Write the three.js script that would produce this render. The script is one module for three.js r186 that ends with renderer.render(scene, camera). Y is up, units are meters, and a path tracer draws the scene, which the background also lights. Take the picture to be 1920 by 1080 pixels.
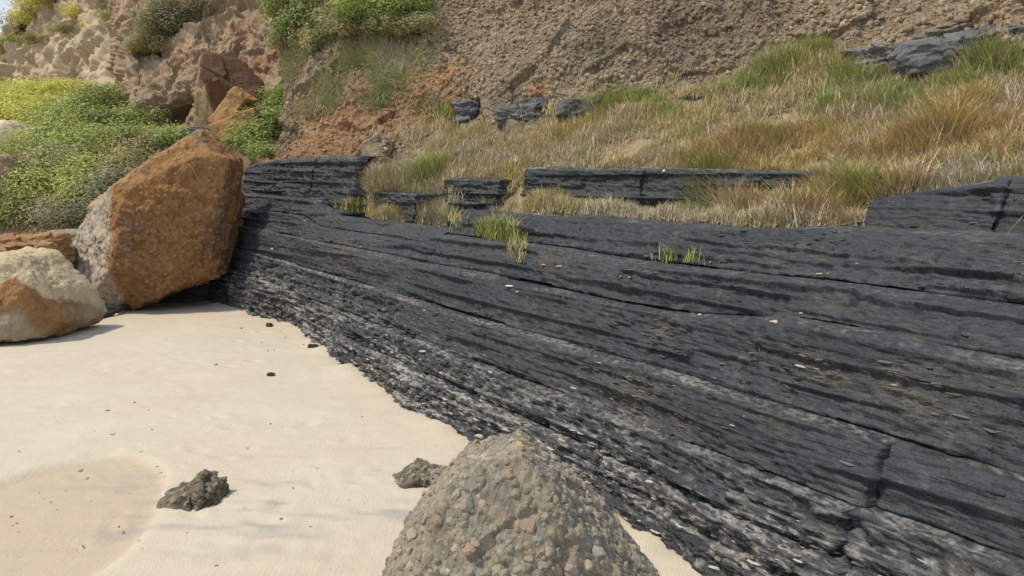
import * as THREE from 'three';
import { mergeGeometries, mergeVertices } from 'three/addons/utils/BufferGeometryUtils.js';

// ---------------------------------------------------------------- camera, sky, sun, exposure
const scene = new THREE.Scene();
const F = 1478, EYE = 1.7, PITCH = Math.atan(210 / F);
const camera = new THREE.PerspectiveCamera(2 * Math.atan(540 / F) * 180 / Math.PI, 16 / 9, 0.05, 3000);
camera.position.set(0, EYE, 0);
camera.rotation.set(-PITCH, 0, 0);
scene.add(camera);

const SUN = new THREE.Vector3(-0.50, 0.85, 0.12).normalize();
const sun = new THREE.DirectionalLight(0xfff0d8, 3.6);
sun.position.copy(SUN).multiplyScalar(40).add(new THREE.Vector3(0, 0, -9));
sun.target.position.set(0, 0, -9);
sun.castShadow = true;
sun.shadow.radius = 8;
sun.shadow.mapSize.set(4096, 4096);
Object.assign(sun.shadow.camera, { left: -25, right: 25, top: 25, bottom: -25, near: 1, far: 120 });
scene.add(sun, sun.target);

const renderer = new THREE.WebGLRenderer({ antialias: true });
renderer.toneMapping = THREE.LinearToneMapping;
renderer.toneMappingExposure = 1.0;
renderer.shadowMap.enabled = true;

// ---------------------------------------------------------------- noise
const PERM = new Uint8Array(512);
function rng(seed) { let a = seed >>> 0; return () => { a = (a + 0x6D2B79F5) | 0; let t = Math.imul(a ^ (a >>> 15), 1 | a); t = (t + Math.imul(t ^ (t >>> 7), 61 | t)) ^ t; return ((t ^ (t >>> 14)) >>> 0) / 4294967296; }; }
{ const r = rng(77), p = []; for (let i = 0; i < 256; i++) p.push(i); for (let i = 255; i > 0; i--) { const j = Math.floor(r() * (i + 1)); [p[i], p[j]] = [p[j], p[i]]; } for (let i = 0; i < 512; i++) PERM[i] = p[i & 255]; }
const fade = t => t * t * t * (t * (t * 6 - 15) + 10);
function grad(h, x, y, z) { h &= 15; const u = h < 8 ? x : y, v = h < 4 ? y : (h === 12 || h === 14) ? x : z; return ((h & 1) ? -u : u) + ((h & 2) ? -v : v); }
function noise(x, y, z) {
  let X = Math.floor(x), Y = Math.floor(y), Z = Math.floor(z); x -= X; y -= Y; z -= Z; X &= 255; Y &= 255; Z &= 255;
  const u = fade(x), v = fade(y), w = fade(z), A = PERM[X] + Y, AA = PERM[A] + Z, AB = PERM[A + 1] + Z, B = PERM[X + 1] + Y, BA = PERM[B] + Z, BB = PERM[B + 1] + Z;
  const l = (a, b, t) => a + t * (b - a);
  return l(l(l(grad(PERM[AA], x, y, z), grad(PERM[BA], x - 1, y, z), u), l(grad(PERM[AB], x, y - 1, z), grad(PERM[BB], x - 1, y - 1, z), u), v),
    l(l(grad(PERM[AA + 1], x, y, z - 1), grad(PERM[BA + 1], x - 1, y, z - 1), u), l(grad(PERM[AB + 1], x, y - 1, z - 1), grad(PERM[BB + 1], x - 1, y - 1, z - 1), u), v), w);
}
function fbm(x, y, z, o = 4) { let s = 0, a = 0.5; for (let i = 0; i < o; i++) { s += a * noise(x, y, z); x *= 2.03; y *= 2.03; z *= 2.03; x += 7.3; y += 3.1; a *= 0.5; } return s; }
function ridge(x, y, z, o = 3) { let s = 0, a = 0.5; for (let i = 0; i < o; i++) { s += a * (1 - 2 * Math.abs(noise(x, y, z))); x *= 2.1; y *= 2.1; z *= 2.1; z += 5.7; a *= 0.5; } return s; }
const H3 = (x, y, z) => { let h = Math.imul(x, 374761393) ^ Math.imul(y, 668265263) ^ Math.imul(z, 2147483647 - 1442695); h = Math.imul(h ^ (h >>> 13), 1274126177); return ((h ^ (h >>> 16)) >>> 0) / 4294967296; };
function worley(x, y, z) {                       // distance to the nearest two cell points, and the cell's random number
  const X = Math.floor(x), Y = Math.floor(y), Z = Math.floor(z); let d1 = 9, d2 = 9, id = 0;
  for (let i = -1; i < 2; i++) for (let j = -1; j < 2; j++) for (let k = -1; k < 2; k++) {
    const a = X + i, b = Y + j, c = Z + k, h = H3(a, b, c);
    const dx = a + h - x, dy = b + H3(b, c, a) - y, dz = c + H3(c, a, b) - z, d = dx * dx + dy * dy + dz * dz;
    if (d < d1) { d2 = d1; d1 = d; id = h; } else if (d < d2) d2 = d;
  }
  return [Math.sqrt(d1), Math.sqrt(d2), id];
}
const clamp = (x, a = 0, b = 1) => x < a ? a : x > b ? b : x;
const sstep = (a, b, x) => { const t = clamp((x - a) / (b - a)); return t * t * (3 - 2 * t); };
const lerp = (a, b, t) => a + (b - a) * t;
const mix = (a, b, t) => [a[0] + (b[0] - a[0]) * t, a[1] + (b[1] - a[1]) * t, a[2] + (b[2] - a[2]) * t];
function curve(pts, x) { if (x <= pts[0][0]) return pts[0][1]; for (let i = 1; i < pts.length; i++) if (x <= pts[i][0]) return lerp(pts[i - 1][1], pts[i][1], sstep(pts[i - 1][0], pts[i][0], x)); return pts[pts.length - 1][1]; }

// ---------------------------------------------------------------- sky
{
  const W = 1024, Hh = 512, d = new Float32Array(W * Hh * 4);
  for (let j = 0; j < Hh; j++) for (let i = 0; i < W; i++) {
    const el = (j + 0.5) / Hh * Math.PI - Math.PI / 2, az = (i + 0.5) / W * Math.PI * 2;
    const x = Math.cos(el) * Math.cos(az), z = Math.cos(el) * Math.sin(az), y = Math.sin(el);
    const t = Math.pow(clamp(y), 0.5);
    let c = mix([0.90, 0.94, 0.97], [0.40, 0.54, 0.76], t);
    if (y > 0) { const k = 1 / (y + 0.35); const cl = sstep(-0.10, 0.35, fbm(x * k * 1.6 + 3, z * k * 1.6, 2.2, 5)); c = mix(c, [0.88, 0.90, 0.92], cl * 0.8); }
    else c = mix([0.80, 0.87, 0.93], [0.5, 0.5, 0.48], clamp(-y * 6));
    const o = (j * W + i) * 4; d[o] = c[0]; d[o + 1] = c[1]; d[o + 2] = c[2]; d[o + 3] = 1;
  }
  const sky = new THREE.DataTexture(d, W, Hh, THREE.RGBAFormat, THREE.FloatType);
  sky.mapping = THREE.EquirectangularReflectionMapping; sky.magFilter = THREE.LinearFilter; sky.minFilter = THREE.LinearFilter; sky.needsUpdate = true;
  scene.background = sky; scene.environment = sky;
}

// ---------------------------------------------------------------- helpers
// a point seen in direction (px, py) of the 1920 x 1080 photograph, D metres deep
function at(px, py, D) {
  const cs = Math.cos(PITCH), sn = Math.sin(PITCH), a = (px - 960) / F, b = (540 - py) / F;
  return new THREE.Vector3(D * a, EYE + D * (-sn + b * cs), -D * (cs + b * sn));
}
function onSand(px, py) { const q = at(px, py, 1), k = EYE / (EYE - q.y); return at(px, py, k); }
const taken = {};
function numbered(n) { if (!(n in taken)) { taken[n] = 0; return n; } taken[n]++; return n + '_' + String(taken[n]).padStart(3, '0'); }
function tag(o, label, category, group, kind) { o.userData.label = label; o.userData.category = category; if (group) o.userData.group = group; if (kind) o.userData.kind = kind; return o; }
function top(o, name) { o.name = numbered(name); scene.add(o); return o; }
function shadowed(o) { o.traverse(m => { if (m.isMesh) { m.castShadow = true; m.receiveShadow = true; } }); return o; }
function part(geo, m, name, parent) { const o = new THREE.Mesh(geo, m); o.name = name; o.castShadow = o.receiveShadow = true; if (parent) parent.add(o); return o; }

function tex(size, fn, srgb, rx = 1, ry = 1) {      // tiling grey or colour texture; fn gets wrapped noise coordinates
  const d = new Uint8Array(size * size * 4);
  for (let j = 0; j < size; j++) for (let i = 0; i < size; i++) { const c = fn(i / size, j / size), o = (j * size + i) * 4; for (let k = 0; k < 3; k++) d[o + k] = clamp(Array.isArray(c) ? c[k] : c) * 255; d[o + 3] = 255; }
  const t = new THREE.DataTexture(d, size, size, THREE.RGBAFormat); t.wrapS = t.wrapT = THREE.RepeatWrapping; t.magFilter = THREE.LinearFilter; t.minFilter = THREE.LinearMipmapLinearFilter; t.generateMipmaps = true;
  if (srgb) t.colorSpace = THREE.SRGBColorSpace; t.repeat.set(rx, ry); t.needsUpdate = true; return t;
}
// noise that wraps after period n (integer frequency)
function tn(u, v, n, z, sv = 1) { const a = u * Math.PI * 2, b = v * Math.PI * 2, r = n / (Math.PI * 2), q = n * sv / (Math.PI * 2); return noise(Math.cos(a) * r + 11, Math.sin(a) * r + z, Math.cos(b) * q + 3) * 0.7 + noise(Math.sin(b) * q + z, Math.cos(a) * r + 5, Math.sin(a) * r) * 0.5; }
const texGrain = tex(512, (u, v) => 0.5 + 0.35 * tn(u, v, 24, 1) + 0.3 * tn(u, v, 60, 4) + 0.2 * tn(u, v, 120, 9));
const texBed = tex(512, (u, v) => 0.5 + 0.4 * tn(u, v, 5, 2, 15) + 0.3 * tn(u, v, 16, 6, 6) + 0.25 * tn(u, v, 70, 7));
const texSand = tex(512, (u, v) => 0.5 + 0.2 * tn(u, v, 10, 3) + 0.25 * tn(u, v, 40, 8) + 0.3 * tn(u, v, 130, 12));

const mapGrain = tex(512, (u, v) => 0.86 + 0.16 * tn(u, v, 30, 2) + 0.2 * tn(u, v, 90, 5) + 0.22 * tn(u, v, 200, 7));
const mapBed = tex(1024, (u, v) => { const k = 0.62 + 0.30 * tn(u, v, 14, 5, 6) + 0.34 * tn(u, v, 60, 3, 3) + 0.4 * tn(u, v, 150, 8, 1.6); return k; });
function mat(o) { return new THREE.MeshStandardMaterial(Object.assign({ roughness: 0.95, metalness: 0 }, o)); }
const M = {
  coal: mat({ vertexColors: true, roughness: 0.72, map: mapBed, side: THREE.DoubleSide, bumpMap: texBed, bumpScale: 0.008 }),
  soil: mat({ vertexColors: true, map: mapGrain, bumpMap: texGrain, bumpScale: 0.012 }),
  rock: mat({ vertexColors: true, map: mapGrain, bumpMap: texGrain, bumpScale: 0.008 }),
  sand: mat({ vertexColors: true, bumpMap: texSand, bumpScale: 0.004 }),
  chip: mat({ color: 0xffffff, roughness: 0.7 }),
  white: mat({ color: 0xffffff, roughness: 0.9 }),
};

// a grid sheet from base points: displaced along its normals, coloured per vertex
function sheet(nu, nv, base, disp, col, uvOf) {
  const N = (nu + 1) * (nv + 1), P = new Float32Array(N * 3), Q = new Float32Array(N * 3), C = new Float32Array(N * 3), UV = new Float32Array(N * 2), idx = new Uint32Array(nu * nv * 6);
  for (let j = 0; j <= nv; j++) for (let i = 0; i <= nu; i++) { const p = base(i / nu, j / nv), o = (j * (nu + 1) + i) * 3; P[o] = p[0]; P[o + 1] = p[1]; P[o + 2] = p[2]; }
  let k = 0;
  for (let j = 0; j < nv; j++) for (let i = 0; i < nu; i++) { const a = j * (nu + 1) + i, b = a + 1, c = a + nu + 1, d = c + 1; idx[k++] = a; idx[k++] = b; idx[k++] = d; idx[k++] = a; idx[k++] = d; idx[k++] = c; }
  const g = new THREE.BufferGeometry(); g.setIndex(new THREE.BufferAttribute(idx, 1));
  g.setAttribute('position', new THREE.BufferAttribute(P, 3)); g.computeVertexNormals();
  const n = g.attributes.normal.array;
  for (let j = 0; j <= nv; j++) for (let i = 0; i <= nu; i++) {
    const v = j * (nu + 1) + i, o = v * 3, u1 = i / nu, v1 = j / nv, p = [P[o], P[o + 1], P[o + 2]], m = [n[o], n[o + 1], n[o + 2]];
    const e = disp ? disp(p, u1, v1, m) : 0;
    Q[o] = p[0] + m[0] * e; Q[o + 1] = p[1] + m[1] * e; Q[o + 2] = p[2] + m[2] * e;
    const c = col(p, u1, v1, m); C[o] = c[0]; C[o + 1] = c[1]; C[o + 2] = c[2];
    const w = uvOf ? uvOf(p, u1, v1) : [p[0] + p[2] * 0.6, p[1] + p[2] * 0.35]; UV[v * 2] = w[0]; UV[v * 2 + 1] = w[1];
  }
  g.setAttribute('position', new THREE.BufferAttribute(Q, 3)); g.setAttribute('color', new THREE.BufferAttribute(C, 3)); g.setAttribute('uv', new THREE.BufferAttribute(UV, 2)); g.computeVertexNormals();
  return g;
}
// Catmull-Rom surface through columns of points
function patch(cols) {
  const cr = (a, b, c, d, t) => 0.5 * (2 * b + (c - a) * t + (2 * a - 5 * b + 4 * c - d) * t * t + (3 * b - a - 3 * c + d) * t * t * t);
  const nc = cols.length, nr = cols[0].length;
  const f = (U, V) => {                             // U in columns, V in rows
    const i = Math.min(nc - 2, Math.max(0, Math.floor(U))), j = Math.min(nr - 2, Math.max(0, Math.floor(V))), s = U - i, t = V - j, r = [0, 0, 0];
    for (const k of [0, 1, 2]) { const q = []; for (let a = -1; a < 3; a++) { const c = cols[clamp(i + a, 0, nc - 1)], g = b => c[clamp(j + b, 0, nr - 1)].getComponent(k); q.push(cr(g(-1), g(0), g(1), g(2), t)); } r[k] = cr(q[0], q[1], q[2], q[3], s); }
    return r;
  };
  f.nc = nc; f.nr = nr; return f;
}
// where a patch is seen at (px, py): its U, V and point
function find(f, px, py, u0 = 0, u1 = f.nc - 1) {
  const cs = Math.cos(PITCH), sn = Math.sin(PITCH); let best = null, bd = 1e9;
  const scan = (ua, ub, va, vb, n) => { for (let i = 0; i <= n; i++) for (let j = 0; j <= n; j++) { const U = lerp(ua, ub, i / n), V = lerp(va, vb, j / n), p = f(U, V), y = p[1] - EYE, z = -p[2], D = z * cs - y * sn; const x = 960 + F * p[0] / D, yy = 540 - F * (y * cs + z * sn) / D, d = (x - px) ** 2 + (yy - py) ** 2; if (d < bd) { bd = d; best = { U, V, p, D }; } } };
  scan(u0, u1, 0, f.nr - 1, 40); const w = (u1 - u0) / 40, h = (f.nr - 1) / 40, b = best;
  scan(clamp(b.U - w, u0, u1), clamp(b.U + w, u0, u1), clamp(b.V - h, 0, f.nr - 1), clamp(b.V + h, 0, f.nr - 1), 16);
  return best;
}
// a rock: a rounded body between planes [nx, ny, nz, distance], displaced and coloured
function rockGeo(planes, { detail = 30, p = 14, disp = null, col, squash = null }) {
  const pl = planes.map(q => { const l = Math.hypot(q[0], q[1], q[2]); return [q[0] / l, q[1] / l, q[2] / l, q[3]]; });
  let g = new THREE.IcosahedronGeometry(1, detail); g.deleteAttribute('normal'); g.deleteAttribute('uv'); g = mergeVertices(g, 1e-5);
  const a = g.attributes.position, N = a.count, C = new Float32Array(N * 3), UV = new Float32Array(N * 2);
  for (let i = 0; i < N; i++) {
    const x = a.getX(i), y = a.getY(i), z = a.getZ(i); let s = 0;
    for (const q of pl) { const d = (x * q[0] + y * q[1] + z * q[2]) / q[3]; if (d > 0) s += Math.pow(d, p); }
    let r = Math.pow(s, -1 / p), X = x * r, Y = y * r, Z = z * r;
    const e = disp ? disp(X, Y, Z) : 0; const k = (r + e) / r; X *= k; Y *= k; Z *= k;
    a.setXYZ(i, X, Y, Z); const c = col(X, Y, Z, x, y, z); C[i * 3] = c[0]; C[i * 3 + 1] = c[1]; C[i * 3 + 2] = c[2]; UV[i * 2] = X + Z * 0.6; UV[i * 2 + 1] = Y + Z * 0.4;
  }
  g.setAttribute('color', new THREE.BufferAttribute(C, 3)); g.setAttribute('uv', new THREE.BufferAttribute(UV, 2)); g.computeVertexNormals(); return g;
}
// pebble shapes shared by everything made of conglomerate
const pebbleShapes = [0, 1, 2, 3].map(k => { let g = new THREE.IcosahedronGeometry(1, 1); g.deleteAttribute('normal'); g.deleteAttribute('uv'); g = mergeVertices(g, 1e-4); const a = g.attributes.position, r = rng(k + 5), sx = 0.75 + 0.5 * r(), sy = 0.55 + 0.3 * r(); for (let i = 0; i < a.count; i++) { const e = 1 + 0.5 * noise(a.getX(i) * 1.1 + k * 9, a.getY(i) * 1.1, a.getZ(i) * 1.1 + 4); a.setXYZ(i, a.getX(i) * e * sx, a.getY(i) * e * sy, a.getZ(i) * e); } const f = g.toNonIndexed(); f.computeVertexNormals(); return f; });
const pebbleTones = [[0.30, 0.25, 0.18], [0.20, 0.18, 0.15], [0.36, 0.32, 0.25], [0.16, 0.15, 0.14], [0.27, 0.19, 0.12], [0.42, 0.39, 0.33], [0.24, 0.23, 0.20], [0.30, 0.15, 0.09]];
const palettes = { tan: pebbleTones.map(c => mix(c, [0.29, 0.205, 0.12], 0.58).map(v => v * 0.92)), rust: pebbleTones.map(c => mix(c, [0.30, 0.155, 0.055], 0.8)), grey: pebbleTones.map((c, i) => mix(c, [0.27, 0.242, 0.185], i === 7 ? 0.7 : 0.5)) };
const pebbleMats = {}; for (const k in palettes) pebbleMats[k] = palettes[k].map(c => { const m = mat({ bumpMap: texGrain, bumpScale: 0.003 }); m.color.setRGB(...c); return m; });
let bankMesh = null; const bank0 = () => bankMesh;
// pebbles set into a mesh: the largest as parts, the rest as one part of stuff
function setPebbles(mesh, { count, parts, size, keep, tone, seed, pal = 'tan', palOf = () => pal, pow = 4, sink = -0.12 }) {
  const r = rng(seed), g = mesh.geometry, P = g.attributes.position, Nn = g.attributes.normal, ix = g.index.array, nt = ix.length / 3;
  const area = new Float32Array(nt); let tot = 0; const A = new THREE.Vector3(), B = new THREE.Vector3(), Cc = new THREE.Vector3(), q = new THREE.Quaternion(), up = new THREE.Vector3(0, 1, 0), nn = new THREE.Vector3(), e1 = new THREE.Vector3();
  for (let t = 0; t < nt; t++) { A.fromBufferAttribute(P, ix[t * 3]); B.fromBufferAttribute(P, ix[t * 3 + 1]); Cc.fromBufferAttribute(P, ix[t * 3 + 2]); tot += e1.copy(B).sub(A).cross(Cc.sub(A)).length(); area[t] = tot; }
  const list = [];
  for (let k = 0; k < count; k++) {
    const w = r() * tot; let lo = 0, hi = nt - 1; while (lo < hi) { const m = (lo + hi) >> 1; if (area[m] < w) lo = m + 1; else hi = m; }
    const i = ix[lo * 3], p = new THREE.Vector3().fromBufferAttribute(P, i), n = new THREE.Vector3().fromBufferAttribute(Nn, i); const s0 = r(), t0 = r(), k0 = r(), sp = r();
    if (keep) { const c = keep(p, n); if (r() > c) continue; }
    list.push({ p, n, s: size[0] + (size[1] - size[0]) * Math.pow(s0, pow), t: t0, k: k0, sp });
  }
  list.sort((a, b) => b.s - a.s);
  const place = o => { q.setFromUnitVectors(up, o.n); q.multiply(new THREE.Quaternion().setFromAxisAngle(up, o.sp * 6.28)); return new THREE.Matrix4().compose(o.p.clone().addScaledVector(o.n, o.s * sink), q, new THREE.Vector3(o.s, o.s, o.s)); };
  const tones = tone || (o => Math.floor(o.t * pebbleTones.length));
  list.slice(0, parts).forEach(o => { const m = part(pebbleShapes[Math.floor(o.k * 4)], pebbleMats[palOf(o)][tones(o)], 'pebble', mesh); place(o).decompose(m.position, m.quaternion, m.scale); });
  const rest = list.slice(parts); if (!rest.length) return;
  const im = new THREE.InstancedMesh(pebbleShapes[0], M.white, rest.length), c = new THREE.Color();
  rest.forEach((o, i) => { im.setMatrixAt(i, place(o)); const b = palettes[palOf(o)][tones(o)], e = (0.8 + 0.4 * o.k) * (palOf(o) === 'tan' && pal === 'tan' && mesh === bank0() ? 1 - 0.4 * spotW([o.p.x, o.p.y, o.p.z], 'grey') : 1); im.setColorAt(i, c.setRGB(b[0] * e, b[1] * e, b[2] * e)); });
  im.name = 'pebble_matrix'; im.userData.kind = 'stuff'; im.castShadow = im.receiveShadow = true; mesh.add(im);
}

// ---------------------------------------------------------------- the coal seam's frame: s runs along the face (away from the camera), n into the cliff
const DX = -0.5485, DZ = 0.8361;
const world = (s, n, y) => [s * DX + n * DZ, y, -(s * DZ - n * DX)];
const frameOf = (x, z) => [x * DX - z * DZ, x * DZ + z * DX];       // world x, z -> s, n
const contact = s => curve([[-3, 2.5], [2.2, 2.43], [2.8, 2.52], [4.2, 2.44], [5.2, 2.45], [6.8, 2.56], [7.7, 2.68], [8.7, 2.82], [9.8, 2.57], [11.3, 2.42], [13, 2.3]], s);

// ---------------------------------------------------------------- sand
{
  const axis = (a, b, st, far0, far1) => { const r = []; for (let x = a; x <= b + 1e-6; x += st) r.push(x); let x = b, d = st; const hi = []; while (x < far1) { d *= 1.35; x += d; hi.push(x); } x = a; d = st; const lo = []; while (x > far0) { d *= 1.35; x -= d; lo.unshift(x); } return [...lo, ...r, ...hi]; };
  const xs = axis(-8, 2, 0.035, -500, 500), zs = axis(-12, -2.4, 0.035, -500, 500);
  const prints = []; { const r = rng(31); for (let k = 0; k < 34; k++) { const p = onSand(80 + 620 * r(), 620 + 430 * r()); prints.push([p.x, p.z, 0.03 + 0.05 * r(), r() * 6.28]); } for (const [px, py] of [[420, 858], [480, 1045], [150, 886], [445, 640], [470, 655], [495, 622], [430, 690], [475, 680]]) { const p = onSand(px, py); prints.push([p.x, p.z, 0.06, 0.4]); } }
  const sunken = onSand(-15, 1020), sm = onSand(560, 935);
  const hgt = (x, z) => {
    const [s, n] = frameOf(x, z); let h = 0.05 * fbm(x * 0.45, 1.3, z * 0.45, 3) + 0.007 * fbm(x * 2.2, 4, z * 2.2, 3) + 0.004 * noise(x * 9, 2, z * 9);
    if (x > -10 && x < 4 && z < 0 && z > -14) for (const q of prints) { const dx = x - q[0], dz = z - q[1]; if (Math.abs(dx) < 0.5 && Math.abs(dz) < 0.5) { const a = dx * Math.cos(q[3]) + dz * Math.sin(q[3]), b = -dx * Math.sin(q[3]) + dz * Math.cos(q[3]), d = Math.hypot(a / 1.7, b) / q[2]; if (d < 2) h += -0.010 * Math.exp(-d * d * 2.2) + 0.006 * Math.exp(-((d - 1.15) ** 2) * 9); } }
    if (n > 1.5 && n < 4 && s > -1 && s < 13) h += Math.exp(-((n - contact(s)) ** 2) / 0.02) * clamp(0.015 + 0.03 * noise(s * 2.1, 5, 1) + 0.03 * noise(s * 6, 2, 1), 0, 0.04);
    const d1 = Math.hypot((x - sunken.x) * 1.9, z - sunken.z) - 1.15 - 0.16 * noise(x * 1.3, 0, z * 1.3);
    h -= 0.03 * (1 - sstep(-0.05, 0.09, d1));
    return h;
  };
  const N = xs.length * zs.length, P = new Float32Array(N * 3), C = new Float32Array(N * 3), UV = new Float32Array(N * 2), idx = [];
  for (let j = 0; j < zs.length; j++) for (let i = 0; i < xs.length; i++) {
    const x = xs[i], z = zs[j], v = j * xs.length + i; P[v * 3] = x; P[v * 3 + 1] = hgt(x, z); P[v * 3 + 2] = z; UV[v * 2] = x / 0.8; UV[v * 2 + 1] = z / 0.8;
    let c = [0.525, 0.47, 0.375]; const t = fbm(x * 0.7 + 5, 3, z * 0.7, 4); c = mix(c, [0.515, 0.44, 0.35], sstep(-0.1, 0.4, t));
    c = mix(c, [0.55, 0.495, 0.40], sstep(0.05, 0.4, fbm(x * 1.9, 8, z * 1.9, 3)));
    const d1 = Math.hypot((x - sunken.x) * 1.9, z - sunken.z) - 1.15 - 0.16 * noise(x * 1.3, 0, z * 1.3) - 0.04 * noise(x * 9, 0, z * 9); c = mix(c, [0.455, 0.375, 0.275], (1 - sstep(-0.03, 0.05, d1)) * 0.85);   // darker, browner sand hollow
    const st = noise(x * 1.5 + z * 0.5, 6, z * 7) + 0.6 * noise(x * 5, 3, z * 16), m2 = Math.exp(-((x - sm.x) ** 2) / 0.9 - ((z - sm.z) ** 2) / 0.22); c = mix(c, [0.27, 0.265, 0.27], clamp(sstep(0.05, 0.75, st) * (m2 * 1.1 + 0.10)));   // coal dust streaks
    const e = 1 + 0.06 * noise(x * 25, 1, z * 25); C[v * 3] = c[0] * e; C[v * 3 + 1] = c[1] * e; C[v * 3 + 2] = c[2] * e;
  }
  for (let j = 0; j < zs.length - 1; j++) for (let i = 0; i < xs.length - 1; i++) { const a = j * xs.length + i, b = a + 1, c = a + xs.length, d = c + 1; idx.push(a, d, b, a, c, d); }
  const g = new THREE.BufferGeometry(); g.setIndex(idx); g.setAttribute('position', new THREE.BufferAttribute(P, 3)); g.setAttribute('color', new THREE.BufferAttribute(C, 3)); g.setAttribute('uv', new THREE.BufferAttribute(UV, 2)); g.computeVertexNormals();
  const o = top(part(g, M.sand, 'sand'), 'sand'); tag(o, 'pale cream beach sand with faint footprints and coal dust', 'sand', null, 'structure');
}

// ---------------------------------------------------------------- coal seam
const steepAt = s => sstep(5.8, 10.2, s);
const RAT = [0, 0.56, 0.468, 0.35, 0.237, 0.15, 0.082];             // each bed line: (eye height - y) / n stays the same along the seam
const NG = [0, 2.56, 2.72, 2.93, 3.18, 3.5, 3.92], NS = [0, 2.5, 2.6, 2.72, 2.86, 3.02, 3.18];
function bed(k) {                                     // line k at s -> [n, y]
  if (k === 0) return s => [contact(s), -0.12];
  return s => {
    const t = steepAt(s); let n = lerp(NG[k], NS[k], t) + (k < 4 ? 0.75 * (contact(s) - 2.45) * (1 - k / 5) : 0) + 0.035 * noise(s * 0.7, k * 3.3, 1), r = RAT[k];
    if (k === 4) r = lerp(0.212, r, sstep(2.2, 3.2, s)); const gap = sstep(6.35, 6.6, s) * (1 - sstep(8.7, 9.3, s)); if (k === 5) r = lerp(r, 0.182, gap); if (k === 6) r = lerp(r, 0.134, gap); if (k === 6) r = lerp(0.066, r, sstep(2.4, 3.4, s));
    return [n, EYE - r * n + 0.012 * noise(s * 1.3, k * 5.1, 7)];
  };
}
const seam = new THREE.Group(); top(seam, 'coal_seam'); tag(seam, 'black layered coal seam rising from the sand', 'coal seam', null, 'structure');
const seamAt = (U, V) => { const k = Math.min(5, Math.floor(V)), a = bed(k)(U), b = bed(k + 1)(U), t = V - k; return world(U, lerp(a[0], b[0], t), lerp(Math.max(0, a[1]), b[1], t)); }; seamAt.nc = 13.5; seamAt.nr = 7;
const seamSpot = l => l.map(([px, py, r]) => { const f = find(seamAt, px, py, 0, 12.4); return [f.p, r * f.D / F]; });
const brownSpots = seamSpot([[1200, 745, 75], [1120, 700, 50], [1560, 700, 60], [1740, 735, 90], [1480, 612, 35], [1290, 790, 40], [1250, 620, 50], [640, 480, 60], [1830, 700, 50]]), paleSpots = seamSpot([[545, 555, 45], [620, 600, 50], [700, 720, 60], [780, 780, 50], [1100, 900, 45], [1750, 455, 30], [1450, 1050, 60], [1500, 645, 30], [1610, 570, 20]]);
const inSpots = (p, l) => { let w = 0; for (const [q, r] of l) { const d = Math.hypot(p[0] - q[0], (p[1] - q[1]) * 1.6, p[2] - q[2]) / r; if (d < 2) w = Math.max(w, 1 - sstep(0.2, 1.5, d + 0.9 * fbm(p[0] * 4, p[1] * 9, p[2] * 4, 3))); } return w; };
const coalTone = (p, s, y, n) => {
  const n1 = fbm(s * 0.8, y * 4, n * 1.5, 4), n2 = noise(s * 14, y * 70, n * 30), n3 = noise(s * 5, y * 18, n * 12);
  let c = mix([0.024, 0.031, 0.040], [0.050, 0.061, 0.074], clamp(0.45 + n1 * 0.9 + n2 * 0.35));
  c = mix(c, [0.105, 0.088, 0.064], 0.75 * sstep(0.12, 0.42, fbm(s * 1.7 + 9, y * 4, n * 3, 3)) * sstep(-0.3, 0.5, n2 + n3));
  c = mix(c, [0.095, 0.096, 0.10], 0.6 * sstep(0.18, 0.55, n3 * 0.7 + n2 * 0.35 + n1 * 0.5));
  c = mix(c, n2 + n3 > 0 ? [0.12, 0.107, 0.086] : [0.06, 0.055, 0.047], 0.6 * inSpots(p, brownSpots)); c = mix(c, n2 > 0.05 ? [0.40, 0.39, 0.37] : [0.14, 0.14, 0.14], 0.7 * inSpots(p, paleSpots) * sstep(-0.3, 0.2, n2));
  return c.map(v => v * 1.12);
};
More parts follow.
